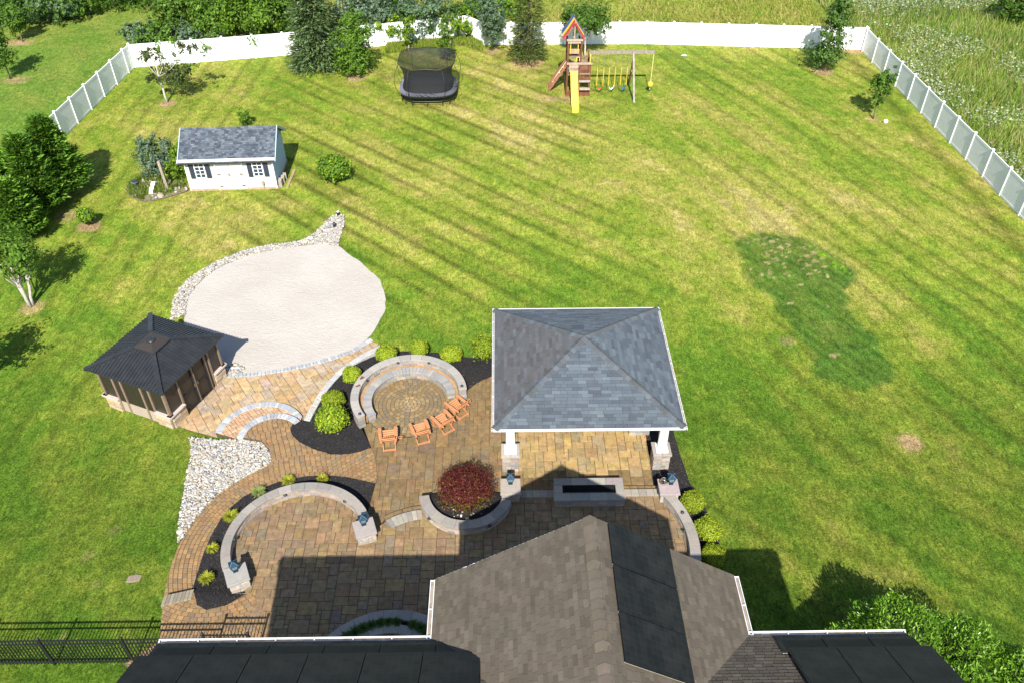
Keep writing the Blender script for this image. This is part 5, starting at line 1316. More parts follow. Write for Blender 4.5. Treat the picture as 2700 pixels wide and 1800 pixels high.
# swing beam with its A-frame
bx0, bx1, bY, bZ = .75, 11.12-PO[0], .45, 3.12
pw('swing_beam', lambda b, c: b.box(((bx0+bx1)/2, bY, bZ), (bx1-bx0, .10, .22), col=c), (.22, .185, .16))
lx = 9.55-PO[0]
pw('swing_leg', lambda b, c: b.bar((lx-.0, bY-.1, bZ+.05), (9.68-PO[0], -1.22, 0), .12, .12, c), (.27, .24, .21))
pw('swing_leg', lambda b, c: b.bar((lx+.12, bY+.1, bZ+.12), (9.72-PO[0], 2.1, 0), .12, .12, c), (.17, .09, .055))
pw('leg_brace', lambda b, c: b.bar((lx-.05, .0, 1.9), (lx+.12, 1.35, 1.2), .08, .12, c), (.20, .13, .09))
M_rope = plain('yellow_chain_cover', (.55, .40, .05), .5, .05, 5, bumps=0); M_chain = plain('grey_chain', (.30, .30, .30), .5, .1, 20, metal=.6, bumps=0)
for x0, x1, colr, nm in ((7.04, 7.50, (.55, .10, .05), 'red'), (7.92, 8.36, (.72, .72, .70), 'white'), (8.80, 9.24, (.02, .13, .38), 'blue')):
    cx = (x0+x1)/2; o = empty('swing', (cx, PO[1]+bY, .35), 0, f'{nm} belt swing hanging from the wooden beam', 'swing')
    hw_ = (x1-x0)/2; P = []
    for t in np.linspace(-1, 1, 9):
        for y in (-.09, .09): P.append((hw_*t, y, .30*t*t))
    P += [(x, y, z-.02) for x, y, z in P]; F = [(2*i, 2*i+2, 2*i+3, 2*i+1) for i in range(8)]+[(18+2*i+1, 18+2*i+3, 18+2*i+2, 18+2*i) for i in range(8)]+[(2*i, 18+2*i, 18+2*i+2, 2*i+2) for i in range(8)]+[(2*i+1, 2*i+3, 18+2*i+3, 18+2*i+1) for i in range(8)]
    MB().add(P, F, colr).build('seat', M_trim, o)
    for s_ in (-1, 1):
        MB().tube([(s_*hw_, 0, .28), (s_*hw_*1.02, 0, 1.65)], .028, 6).build('chain_cover', M_rope, o)
        MB().tube([(s_*hw_*1.02, 0, 1.65), (s_*hw_*1.05, 0, bZ-.11-.35)], .012, 5).build('chain', M_chain, o)
o = empty('rope_ball', (11.05, PO[1]+bY, .38), 0, 'yellow ball seat on a knotted rope at the beam end', 'rope ball')
v_, f_ = ICO2; build_np('ball', v_*np.array((.21, .21, .23))+np.array((0, 0, .3)), f_, M_rope, o, None, True)
MB().tube([(0, 0, -.12), (0, 0, 0.1)], .03, 6, (.55, .5, .38)).build('rope_tail', M_trim, o)
MB().tube([(0, 0, .5), (.02, 0, bZ-.38)], .022, 6, (.62, .52, .25)).build('rope', M_trim, o)

# ================================================================== ADIRONDACK CHAIRS
def chair(x, y, deg, label, cup):
    o = empty('adirondack_chair', (x, y, Z_LOW), R(deg), label, 'chair', 'orange folding chairs facing the fire pit')
    for s_ in (-1, 1):
        MB().bar((s_*.25, 0, .03), (s_*.25, .86, .38), .035, .10).build('rear_leg', M_orange, o)
        MB().bar((s_*.30, .80, 0), (s_*.30, .80, .56), .10, .035).build('front_leg', M_orange, o)
        MB().prism(ccw([(s_*.26, .02), (s_*.33, .0), (s_*.40, .35), (s_*.42, .80), (s_*.38, .90), (s_*.28, .90), (s_*.26, .5)]), .56, .585, .006).build('arm', M_orange, o)
        MB().bar((s_*.31, .20, .55), (s_*.27, .26, .14), .03, .06).build('arm_support', M_orange, o)
    for i in range(6):
        yy = .84-i*.088; zz = .405-(.84-yy)*.40; MB().box((0, yy, zz), (.53, .076, .022), rx=.37).build('seat_slat', M_orange, o)
    for i in range(7):
        t = (i-3); xx = t*.078; top = .98-.012*t*t; a = (xx*.9, .36, .25); k = (top-.25)/.73
        MB().bar(a, (xx*1.1, .36-.40*k, top), .07, .02, up=(0, 1, .5)).build('back_slat', M_orange, o)
    for k, wd in ((.32, .54), (.62, .60)): MB().box((0, .36-.40*k-.03, .25+.73*k), (wd, .03, .075), rx=.5).build('back_rail', M_orange, o)
    MB().box((0, .05, .06), (.54, .05, .07)).build('stretcher', M_orange, o)
    if cup:
        MB().tube([(.50+.07*math.cos(t), .22+.07*math.sin(t), .57) for t in np.linspace(0, 2*math.pi, 13)[:-1]], .016, 5, closed=True).build('cup_holder', M_orange, o)
chair(-4.88, 23.70, 8, 'orange slatted chair nearest the black bed, cup ring on its right arm', True)
chair(-3.45, 24.08, 21, 'orange slatted chair second from the black bed, no cup ring showing', False)
chair(-2.39, 24.70, 38, 'orange slatted chair third from the black bed', False)
chair(-1.80, 25.62, 43, 'orange slatted chair nearest the end of the fire pit wall', True)

# small things on the lawn
o = empty('stone_slab', (*S(352, 1523, .30)[:2], float(lawn_h(np.array(-12.), np.array(17.8)))), .2, 'flat rough stone set in the lawn left of the walk', 'stone')
MB().prism(ccw([(-.27, -.1), (-.05, -.17), (.22, -.14), (.3, .08), (.06, .17), (-.2, .14)]), -.05, .04, .02, (.24, .19, .15)).build('body', M_stone, o)
for i, (px, py, s_, lab) in enumerate(((2334, 325, .16, 'small white ball lying by the right fence'), (1804, 150, .14, 'crumpled white scrap on the lawn right of the swings'))):
    o = empty(('play_ball', 'paper_scrap')[i], (*S(px, py)[:2], s_*.8), 0, lab, ('ball', 'scrap')[i])
    v_, f_ = ICO1; build_np('body', v_*s_*(np.array((1, 1, 1)) if i == 0 else np.array((1.6, 1, .4)))*(1 if i == 0 else (1+.25*rng.standard_normal((len(v_), 1)))), f_, M_white, o, None, i == 0)
for i, (px, py) in enumerate(((893, 571), (883, 601))):
    o = empty('drain_cap', (*S(px, py)[:2], .08), .4*i, ('white-topped drain riser at the tip of the rock swale', 'dark drain riser in the middle of the rock swale')[i], 'drain')
    MB().lathe([(.10, 0), (.10, .22), (.07, .25)], n=12).build('body', M_dark, o); MB().lathe([(.08, .25), (.06, .27)], n=12).build('lid', M_white if i == 0 else M_dark, o)

# ================================================================== PLANTS
def unit(v): return v/np.maximum(np.linalg.norm(v, axis=-1, keepdims=True), 1e-9)
def leaves(Pts, N, size, asp=.5, fold=.18, tdir=None):
    n_ = len(Pts); rd_ = unit(rng.standard_normal((n_, 3)))
    t = unit(np.cross(N, rd_)) if tdir is None else unit(tdir)
    b = unit(np.cross(N, t)); s = (size*rng.uniform(.65, 1.35, n_))[:, None]
    V = np.stack([Pts-t*s, Pts+b*s*asp+N*s*fold, Pts+t*s, Pts-b*s*asp+N*s*fold], 1).reshape(-1, 3)
    return V, np.arange(n_*4).reshape(-1, 4)
def leafcols(n_, pal, var=.22, w=None):
    pal = np.array(pal); c = pal[rng.choice(len(pal), n_, p=w)]*rng.uniform(1-var, 1+var, (n_, 1)); return np.repeat(c, 4, 0)
def crown_pts(lobes, leaf_n, clump=.2, shell=2.4):
    """leaf positions gathered in clumps through several ellipsoids"""
    Ps, Ns = [], []; tot = sum(q[6] for q in lobes)
    for cx, cy, cz, rx, ry, rz_, wgt in lobes:
        nl = int(leaf_n*wgt/tot); nc = max(6, int(nl/26)); u_ = unit(rng.standard_normal((nc, 3))); rr = rng.random(nc)**(1/shell)
        rad = np.array((rx, ry, rz_)); C = u_*rr[:, None]*rad; lump = 1+.20*rng.standard_normal((nc, 1)); C = C*np.clip(lump, .6, 1.3)
        k = rng.integers(0, nc, nl); off = rng.standard_normal((nl, 3))*clump*rad.mean()*.62
        P_ = C[k]+off; Nn = unit(unit(P_/rad)+.55*rng.standard_normal((nl, 3))+np.array((0, 0, .35)))
        Ps.append(P_+np.array((cx, cy, cz))); Ns.append(Nn)
    return np.concatenate(Ps), np.concatenate(Ns)
def limb(mb, a, b, r0, r1, n_=4, bend=.08, col=None):
    a, b = np.array(a, float), np.array(b, float); L = np.linalg.norm(b-a); pts = []
    for i in range(n_+1):
        t = i/n_; p = a+(b-a)*t; 
        if 0 < i < n_: p = p+rng.standard_normal(3)*bend*L*.35
        pts.append(tuple(p))
    mb.tube(pts, [r0+(r1-r0)*i/n_ for i in range(n_+1)], 6)
    return pts
GRN = [(.085, .170, .015), (.105, .205, .020), (.062, .130, .013), (.140, .245, .026)]
DGR = [(.058, .125, .017), (.078, .160, .021), (.043, .095, .013), (.11, .20, .028)]
BGR = [(.105, .165, .105), (.135, .20, .13), (.075, .130, .075), (.18, .245, .17)]
LIM = [(0.2584, 0.336, 0.018), (0.304, 0.378, 0.0234), (0.2052, 0.294, 0.0162), (0.3496, 0.3612, 0.036), (0.1672, 0.2604, 0.0135)]
YGR = [(.17, .27, .016), (.21, .31, .020), (.13, .22, .013)]
LAU = [(.10, .21, .014), (.14, .28, .02), (.07, .155, .011), (.20, .35, .04)]
def broadleaf(name, label, cat, base, lobes, n_leaf, size, pal, trunk_r=.08, mat=None, bark=None, clump=.2, group=None, asp=.55, shell=2.4, trunk_to=None, limbs=7, w=None, stems=None, z0=None):
    z = float(lawn_h(np.array(base[0]), np.array(base[1]))) if z0 is None else z0
    o = empty(name, (base[0], base[1], z), 0, label, cat, group)
    P_, N_ = crown_pts(lobes, n_leaf, clump, shell); ok = P_[:, 2] > .03; P_, N_ = P_[ok], N_[ok]
    V, F = leaves(P_, N_, size, asp); build_np('crown', V, F, mat or M_leaf, o, leafcols(len(P_), pal, w=w))
    mb = MB()
    for st in (stems or [(0, 0)]):
        c0 = np.array(lobes[0][:3])*np.array((1, 1, .85)) if trunk_to is None else np.array(trunk_to)
        c0 = c0+np.array((st[0], st[1], 0))*2
        pts = limb(mb, (st[0]*.3, st[1]*.3, -.05), tuple(c0), trunk_r, trunk_r*.45, 5, .03)
        for i in range(limbs):
            lb = lobes[rng.integers(0, len(lobes))]; q = np.array(lb[:3])+unit(rng.standard_normal(3))*np.array(lb[3:6])*.75
            s_ = np.array(pts[rng.integers(2, 6)]); 
            if q[2] < s_[2]*.6: q[2] = s_[2]*.6+.2
            limb(mb, tuple(s_), tuple(q), trunk_r*.4, trunk_r*.1, 3, .1)
    mb.build('trunk', bark or M_bark, o, True)
    return o
def conifer(name, label, base, h, rad, nb, pal, per=16, size=.17, droop=.10, group=None, cat='tree', power=.75, low=.06, lift=.25, mat=None, asp=.22, w=None):
    z = float(lawn_h(np.array(base[0]), np.array(base[1])))
    o = empty(name, (base[0], base[1], z), 0, label, cat, group)
    t = rng.random(nb)**1.25*.97+low*.3; t = np.clip(t, low, .985); az = rng.uniform(0, 2*math.pi, nb)
    L = rad*(1-t)**power*rng.uniform(.72, 1.12, nb)+.08; d = np.stack([np.cos(az), np.sin(az), np.full(nb, lift)-.3*(1-t)], 1); d = unit(d)
    u = rng.random((nb, per))**.6; P_ = np.zeros((nb, per, 3)); P_[..., 2] = (t*h)[:, None]
    P_ = P_+d[:, None, :]*(L[:, None]*u)[..., None]; P_[..., 2] -= droop*(L[:, None]*u)**2/np.maximum(rad, .3)
    side = np.stack([-np.sin(az), np.cos(az), np.zeros(nb)], 1); sw = rng.standard_normal((nb, per))*.16*(L[:, None])*(1.1-u*.6)
    P_ = P_+side[:, None, :]*sw[..., None]+rng.standard_normal((nb, per, 3))*.05*rad**.5
    td = d[:, None, :]+side[:, None, :]*(sw/np.maximum(L[:, None]*.25, .05))[..., None]*.9+rng.standard_normal((nb, per, 3))*.25
    P_ = P_.reshape(-1, 3); td = unit(td.reshape(-1, 3)); ok = P_[:, 2] > .05; P_, td = P_[ok], td[ok]
    N_ = unit(np.cross(np.cross(td, np.array((0, 0, 1.))), td)+.45*rng.standard_normal(P_.shape)); N_ = unit(N_-td*(N_*td).sum(1, keepdims=True))
    V, F = leaves(P_, N_, size, asp, .1, td); build_np('crown', V, F, mat or M_needle, o, leafcols(len(P_), pal, .28, w))
    mb = MB(); mb.tube([(0, 0, -.05), (0, 0, h*.5), (0, 0, h*.96)], [rad*.06+.04, rad*.035+.02, .01], 7)
    for i in range(0, nb, max(1, nb//40)): mb.tube([(0, 0, t[i]*h), tuple(np.array((0, 0, t[i]*h))+d[i]*L[i]*.7)], [.025, .008], 4)
    mb.build('trunk', M_bark, o); return o
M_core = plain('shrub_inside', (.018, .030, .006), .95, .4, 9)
def clipped(name, label, c, r, rz_, pal, n_=2600, size=.032, group=None, z0=None, squareness=0.0, mat=None, cat='shrub', soft=.05):
    z = .32 if z0 is None else z0
    o = empty(name, (c[0], c[1], z), random.uniform(0, 6), label, cat, group)
    u_ = unit(rng.standard_normal((n_, 3))); u_[:, 2] = np.abs(u_[:, 2])*1.0-.35*(rng.random(n_) < .25)
    u_ = unit(u_)
    if squareness: 
        m_ = np.abs(u_).max(1, keepdims=True); u_ = u_*(1-squareness)+u_/m_*squareness*.88
    ph = c[0]*3+c[1]*1.7
    lumpf = lambda q: 1+.085*np.sin(q[:, :1]*4+ph)*np.cos(q[:, 1:2]*5+ph*1.3)+.05*np.sin(q[:, 2:3]*7+q[:, :1]*6+ph)
    sx_, sy_ = 1+.08*math.sin(ph*2.1), 1+.08*math.cos(ph*1.7); r0_ = r; bumpy = lumpf(u_)+soft*rng.standard_normal((n_, 1))
    P_ = u_*bumpy*np.array((r*sx_, r*sy_, rz_))+np.array((0, 0, rz_*.85)); N_ = unit(u_+.6*rng.standard_normal((n_, 3)))
    V, F = leaves(P_, N_, size, .6); build_np('foliage', V, F, mat or M_leaf, o, leafcols(len(P_), [tuple(np.array(q_)*(.9+.2*math.sin(ph)**2)) for q_ in pal], .3))
    v_, f_ = ICO2; vv = v_.copy()
    if squareness: vv = vv*(1-squareness)+vv/np.abs(vv).max(1, keepdims=True)*squareness*.88
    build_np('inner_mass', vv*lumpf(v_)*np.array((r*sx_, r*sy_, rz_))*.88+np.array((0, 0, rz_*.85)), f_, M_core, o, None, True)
    MB().tube([(0, 0, -.05), (0, 0, rz_*.6)], .04, 6).build('stem', M_bark, o); return o
BXG = 'clipped lime green shrubs round the fire pit'
for (x, y), r_, lab in (((-7.0, 28.06), .42, 'round lime boxwood on the curb side of the fire pit wall'), ((-7.6, 26.43), .46, 'round lime boxwood touching the big loose shrub'),
                    ((-5.58, 29.50), .43, 'round lime boxwood at the sharp tip of the tan paving'), ((-4.06, 29.86), .44, 'round lime boxwood directly behind the middle of the fire pit wall'), ((-2.51, 29.39), .46, 'round lime boxwood behind the right end of the fire pit wall')):
    clipped('boxwood', lab, (x, y), r_, .40, LIM, 3200, .033, BXG)
clipped('loose_shrub', 'big loose yellow-green shrub in the black bed beside the chairs', (-7.41, 25.05), .62, .62, LIM+YGR, 2600, .055, None, None, 0, None, 'shrub', .16)
clipped('upright_shrub', 'feathery upright lime shrub beside the pavilion corner', (-1.05, 29.75), .44, .62, LIM+YGR, 2200, .05, None, .15, 0, None, 'shrub', .2)
for (x, y), lab in (((7.27, 20.55), 'rounded lime shrub next to the silver pot pier'), ((7.62, 19.22), 'boxy lime shrub middle of three by the right wall'), ((7.56, 18.05), 'boxy lime shrub half shaded by the house')):
    clipped('boxwood', lab, (x, y), .46, .42, LIM, 3200, .033, 'lime shrubs along the right wall', .32, .55 if 'boxy' in lab else .15)
# red maple
RED = [(.095, .016, .020), (.125, .021, .024), (.068, .012, .015), (.165, .028, .028), (.17, .055, .016), (.13, .075, .013), (.36, .14, .045)]
o = empty('red_maple', (-1.58, 20.72, .62), 0, 'dome-shaped dark red maple spilling over the curved planter', 'tree')
n_ = 9000; u_ = unit(rng.standard_normal((n_, 3))); u_[:, 2] = np.where(u_[:, 2] < -.25, -u_[:, 2], u_[:, 2]); rr = (rng.random(n_)**.25)
lob = 1+.09*np.sin(u_[:, 0]*7)*np.cos(u_[:, 1]*8)+.07*np.sin(u_[:, 0]*13+u_[:, 2]*9)+.05*rng.standard_normal(n_)
P_ = u_*(rr*lob)[:, None]*np.array((1.14, 1.06, .80))+np.array((0, 0, .78)); N_ = unit(u_+.7*rng.standard_normal((n_, 3)))
pal = np.array(RED); cols = pal[rng.choice(len(pal), n_, p=[.22, .22, .2, .14, .10, .09, .03])]*rng.uniform(.75, 1.3, (n_, 1))
frontlow = (u_[:, 1] < -.25) & (u_[:, 2] < .35); mixg = frontlow & (rng.random(n_) < .6); cols[mixg] = np.array((.13, .11, .012))*rng.uniform(.7, 1.3, (mixg.sum(), 1))
V, F = leaves(P_, N_, .042, .4); build_np('crown', V, F, M_leaf, o, np.repeat(cols, 4, 0))
mb = MB()
for i in range(9): limb(mb, (0, 0, 0), tuple(unit(rng.standard_normal(3))*np.array((.8, .8, .3))+np.array((0, 0, .95))), .05, .012, 4, .15)
mb.build('trunk', M_bark, o, True)
wp = arc(MAP, 1.30, 218, 312, 10)+arc(MAP, .75, 312, 218, 8)
rk = rocks('white_pebble', wp, lambda x, y: .66, 90, .055); tag(rk, 'white pebbles under the front of the red maple', 'pebbles')
# grass clumps
def grass_clump(name, label, base, r_, h, n_, pal, group=None, z=.36, wdt=.012, spread=1.0):
    o = empty(name, (base[0], base[1], z), 0, label, 'grass clump', group)
    az = rng.uniform(0, 2*math.pi, n_); b0 = np.stack([np.cos(az), np.sin(az), np.zeros(n_)], 1)*(rng.random(n_)**.5*r_*.35)[:, None]
    out = np.stack([np.cos(az), np.sin(az), np.zeros(n_)], 1)*(r_*spread*rng.uniform(.3, 1, n_))[:, None]; hh = h*rng.uniform(.6, 1.1, n_)
    mid = b0+out*.45+np.array((0, 0, 1))*hh[:, None]*.8; tip = b0+out+np.array((0, 0, 1))*(hh*rng.uniform(.45, .95, n_))[:, None]
    sd = np.stack([-np.sin(az), np.cos(az), np.zeros(n_)], 1)*wdt
    V = np.stack([b0-sd, b0+sd, mid+sd, mid-sd, tip-sd*.2, tip+sd*.2], 1).reshape(-1, 3)
    k = np.arange(n_)[:, None]*6; F = np.concatenate([k+np.array([[0, 1, 2, 3]]), k+np.array([[3, 2, 5, 4]])])
    pal = np.array(pal); build_np('blades', V, F, M_grassb, o, np.repeat(pal[rng.integers(0, len(pal), n_)]*rng.uniform(.75, 1.25, (n_, 1)), 6, 0))
    MB().lathe([(r_*.3, -.03), (r_*.22, .04), (.02, .06)], n=8).build('root_mat', M_core, o); return o
YEL = [(.34, .33, .03), (.28, .31, .025), (.40, .37, .05), (.20, .26, .02)]
for (x, y), r_, lab, zz, pp in (((-10.86, 17.48), .26, 'yellow grass tuft beside the house-end lantern pier', .4, YEL), ((-10.99, 18.77), .22, 'bright yellow tuft leaning in the black bed', .36, YEL), ((-10.66, 20.3), .30, 'largest yellow grass tuft outside the seat wall', .36, YEL),
                    ((-9.84, 21.45), .27, 'pale green grass tuft on the upper left of the seat wall', .36, [(.24, .30, .09), (.20, .27, .06), (.30, .34, .12)]), ((-8.78, 22.02), .27, 'yellow-green tuft left of the top of the seat wall', .36, YEL), ((-7.42, 22.10), .22, 'yellow-green tuft at the top of the seat wall', .36, YEL)):
    grass_clump('grass_tuft', lab, (x, y), r_, .34, 300, pp, 'yellow tufts along the seat wall', zz, .013)
ORD = ['first', 'second', 'third', 'fourth', 'fifth', 'sixth', 'seventh', 'eighth', 'ninth', 'tenth', 'eleventh', 'twelfth', 'thirteenth']
for i in range(13):
    a_ = 48+i*7.6; x, y = -3.91+2.19*math.cos(R(a_)), 13.195+2.19*math.sin(R(a_))
    if 74 < a_ < 84: continue
    grass_clump('liriope', 'dark green grass clump in the shaded planter, '+ORD[i]+' from the house gable', (x, y), .17+.12*abs(math.cos(R(a_))), .26, 220, [(.05, .10, .015), (.075, .14, .02)], 'dark grass in the shaded planter', .84, .012)

# ------------------------------------------------------------------ trees of the garden
def at(px, py): return S(px, py)[:2]
CYP = [(.070, .165, .016), (.10, .215, .02), (.048, .115, .013), (.17, .30, .03)]
for (bx_, by_), (tx_, ty_), r_, n_, lab in (((176, 512), (124, 312), 2.0, 640, 'tall dark evergreen nearest the left fence'), ((118, 556), (58, 362), 2.0, 640, 'broad dark evergreen in the middle of the left clump'), ((68, 622), (14, 482), 1.7, 520, 'shorter bright evergreen nearest the camera on the left'), ((20, 560), (-60, 350), 2.0, 520, 'evergreen half cut off by the left picture edge')):
    b = at(bx_, by_); conifer('cypress', lab, b, upY(tx_, ty_, b[1])[2], r_, n_, CYP, 26, .17, group='evergreens at the left edge', power=.55, lift=.75, asp=.26, droop=.0)
b = at(83, 808); broadleaf('multi_stem_tree', 'multi-stemmed leafy tree with pale trunks at the left edge', 'tree', b, [(-.4, .7, 3.2, 1.3, 1.3, 1.0, 3), (.5, .5, 3.0, 1.0, 1.0, .9, 2), (-1.3, .5, 3.0, 1.0, 1.0, .9, 2), (.1, .0, 2.4, .9, .8, .5, 1)], 4200, .085, GRN, .10, bark=M_paleb, stems=[(-.25, .1), (.15, .2), (.0, -.15)], trunk_to=(-.1, .3, 2.6), limbs=6)
b = at(-30, 1010); broadleaf('edge_tree', 'leafy tree at the left picture edge level with the gazebo', 'tree', b, [(0, 0, 2.6, 1.3, 1.3, 1.2, 1)], 2500, .09, GRN, .09)
b = at(235, 594); clipped('small_shrub', 'small round shrub in a ring of bare soil on the left lawn', b, .42, .5, YGR+GRN, 1100, .06, None, .12, 0, None, 'shrub', .14)
b = at(441, 271); broadleaf('white_bark_tree', 'white-barked tree with thin leaves inside the left fence corner', 'tree', b, [(1.0, .6, 1.9, 1.6, 1.2, .95, 3.2), (-.6, .3, 3.5, 1.2, .9, .7, .7), (1.9, .6, 3.8, 1.1, .9, .6, .7), (-.8, .3, 2.0, .6, .6, .6, .5)], 3200, .085, [(.06, .11, .025), (.08, .13, .03), (.10, .075, .04), (.045, .08, .02)], .085, bark=plain('white_bark', (.40, .38, .35), .85, .2, 8, bumps=.3), clump=.16, trunk_to=(-.2, .3, 3.0), limbs=9)
b = at(843, 172); conifer('spruce', 'tall blue-green spruce in front of the white fence', b, 8.6, 2.5, 760, [(.085, .145, .045), (.115, .18, .07), (.058, .10, .03), (.17, .23, .11)], 20, .2, power=.6, lift=.2)
b = at(938, 196); broadleaf('dense_tree', 'bright green bushy tree standing left of the trampoline', 'tree', b, [(0, .1, 1.2, 1.65, 1.5, 1.1, 3), (.1, .2, 2.7, 1.5, 1.4, 1.2, 2.6), (.15, .2, 4.1, .95, .9, .9, 1)], 9000, .10, GRN, .1, clump=.16, trunk_to=(.1, .1, 3.4))
b = at(1299, 134); broadleaf('silver_tree', 'blue-green tree at the angled fence panel', 'tree', b, [(0, .1, 1.7, 1.1, 1.1, 1.1, 2), (.1, .1, 3.0, 1.25, 1.2, 1.1, 2.4), (-.3, .1, 3.9, .8, .8, .7, 1)], 5200, .09, BGR+DGR[:1], .08, clump=.16)
b = at(1392, 160); conifer('dawn_redwood', 'tall feathery narrow tree between silver tree and playset', b, 7.6, 1.75, 430, [(.085, .125, .026), (.115, .155, .034), (.06, .10, .02), (.15, .17, .05)], 17, .15, power=.42, lift=.35)
b = at(1543, 156); broadleaf('round_tree', 'round dark green tree behind the playset', 'tree', b, [(-.15, .2, 3.4, 1.9, 1.6, 1.2, 3), (-1.2, .2, 3.0, .9, .9, .8, 1), (1.0, .2, 2.9, .9, .9, .8, 1)], 6000, .095, DGR+GRN[:1], .09, bark=M_paleb, clump=.17)
b = at(2171, 186); o = broadleaf('oak_tree', 'young oak with pale lower leaves in the right fence corner', 'tree', b, [(-.1, .1, 1.3, 1.7, 1.5, .75, 3), (.25, .3, 2.6, 1.15, 1.1, .9, 1.6), (.3, .5, 3.9, 1.15, 1.1, 1.0, 2.2), (.3, .4, 5.0, .75, .7, .8, 1)], 6200, .10, DGR+[(.07, .14, .04), (.09, .16, .06)], .10, clump=.17)
b = at(2302, 314); broadleaf('sapling', 'slender young tree on the lawn near the right fence', 'tree', b, [(.05, .2, 2.2, .85, .85, .9, 2), (.1, .25, 3.1, .65, .65, .7, 1), (.0, .1, 1.4, .4, .4, .4, .4)], 2400, .085, DGR+GRN[:2], .06, clump=.17)
b = at(885, 474); clipped('leafy_bush', 'isolated bright bush on the lawn right of the shed', b, .80, .76, YGR+GRN, 2600, .09, None, 0, 0, None, 'bush', .17)
b = at(425, 466); broadleaf('olive_shrub', 'silvery shrub beside the shed plot', 'shrub', b, [(-.3, .3, 1.0, 1.15, 1.0, 1.0, 3), (.4, .5, 1.9, .7, .7, .7, 1), (-.5, .4, 2.0, .7, .6, .6, 1)], 4800, .075, BGR, .06, clump=.18)
b = at(468, 478); broadleaf('vine_shrub', 'tangled green vines between silvery shrub and shed', 'shrub', b, [(.0, .3, .9, .75, .7, .85, 2), (.2, .9, 1.6, .5, .5, .6, 1), (-.5, .2, .5, .6, .5, .5, 1)], 2600, .075, YGR+GRN, .03, clump=.2)
b = at(650, 336); broadleaf('sapling', 'little sapling showing just above the shed ridge', 'sapling', b, [(0, .1, .8, .5, .5, .65, 1)], 700, .08, GRN, .025)
for px, py, lab in ((1080, 137, 'thin sapling tied to the left stake behind the trampoline'), (1176, 168, 'dark leafy sapling seen through the trampoline net')):
    b = at(px, py); broadleaf('sapling', lab, 'sapling', b, [(0, .1, 2.0, .6, .6, .9, 2), (.3, .1, 2.6, .5, .5, .5, .6), (-.2, 0, 1.2, .45, .45, .5, 1)], 1300, .085, (GRN+YGR if px < 1100 else DGR+GRN), .03, clump=.2)
for px, py, lab in ((1079, 136, 'left wooden stake by the back fence weeds'), (1190, 134, 'right wooden stake by the back fence weeds')):
    b = at(px, py); o = empty('wooden_stake', (*b, 0), 0, lab, 'stake'); MB().bar((0, 0, -.1), (-.05, .0, 2.35), .09, .09, col=(.33, .28, .22)).build('body', M_oldwood, o)
# laurel hedge at the lower right
lz = .33
for i, (x, y, h, r_, lab) in enumerate(((10.7, 13.2, 3.1, 1.15, 'glossy laurel closest to the right solar panels'), (12.1, 13.5, 4.3, 1.55, 'tallest glossy laurel at the lower right'), (13.8, 12.9, 3.9, 1.5, 'glossy laurel third from the house'), (13.1, 11.3, 4.2, 1.6, 'glossy laurel behind the tallest one'), (15.4, 12.0, 3.6, 1.45, 'glossy laurel fourth from the house'), (16.8, 10.9, 3.3, 1.45, 'glossy laurel at the right picture edge'), (14.9, 10.2, 3.9, 1.6, 'glossy laurel cut by the bottom picture edge'))):
    h *= .84
    o = empty('laurel', (x, y, lz), 0, lab, 'laurel', 'glossy laurels at the lower right')
    n_ = 7000; u_ = unit(rng.standard_normal((n_, 3))); u_[:, 2] = np.where(u_[:, 2] < -.4, -u_[:, 2], u_[:, 2])
    lump = 1+.10*np.sin(u_[:, 0]*6+x)*np.cos(u_[:, 1]*5+y)+.07*np.sin(u_[:, 2]*9+x*2)
    rr = (1-.28*rng.random(n_)**1.6)*lump*(1+.12*(rng.random(n_) < .12)*rng.random(n_))
    P_ = u_*rr[:, None]*np.array((r_, r_, h*.46))+np.array((0, 0, h*.54)); td = unit(u_+.8*rng.standard_normal((n_, 3))+np.array((0, 0, .6))); N_ = unit(np.cross(td, rng.standard_normal((n_, 3)))+.6*np.array((0, 0, 1.))); N_ = unit(N_-td*(N_*td).sum(1, keepdims=True))
    V, F = leaves(P_, N_, .075, .30, .12, td); build_np('crown', V, F, M_leafg, o, leafcols(n_, LAU, .3))
    mb = MB()
    for j in range(5): limb(mb, (0, 0, -.05), (random.uniform(-.6, .6), random.uniform(-.6, .6), h*.7), .05, .015)
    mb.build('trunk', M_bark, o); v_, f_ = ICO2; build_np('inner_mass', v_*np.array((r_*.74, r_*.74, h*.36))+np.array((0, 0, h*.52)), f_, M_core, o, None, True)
# trees beyond the fences
YT = 'young trees on the neighbouring lawn'; BT = 'trees and thicket beyond the white fence'
for px, py, h, lab in ((28, 209, 4.2, 'neighbouring young tree lower on the left edge'), (60, 111, 3.6, 'neighbouring young tree by the upper left thicket')):
    b = at(px, py); broadleaf('young_tree', lab, 'tree', b, [(-.1, .2, h*.5, 1.0, 1.0, h*.30, 2), (-.1, .3, h*.8, .8, .8, h*.2, 1)], 2600, .10, DGR+GRN, .06, group=YT)
def bush(px, py, r_, h, pal, lab, n_=3000, size=.13, name='thicket_shrub'):
    x, y = at(px, py); broadleaf(name, lab, 'shrub' if h < 4 else 'tree', (x, y), [(0, 0, h*.5, r_, r_, h*.48, 2), (r_*.45, 0, h*.55, r_*.7, r_*.7, h*.4, 1), (-r_*.5, .2, h*.45, r_*.7, r_*.7, h*.38, 1)], n_, size, pal, .07, group=BT, clump=.15)
bush(30, 62, 2.6, 3.4, DGR+BGR[:1], 'dark shrub at the far left of the upper thicket'); bush(105, 62, 2.5, 3.6, DGR+BGR[:2], 'dark bushy shrub above the neighbouring young trees')
bush(160, 60, 2.2, 3.0, BGR[:3]+DGR, 'grey-green shrub in the upper left thicket'); bush(215, 40, 2.6, 3.0, GRN, 'bright shrub where the upper left thicket meets the lawn')
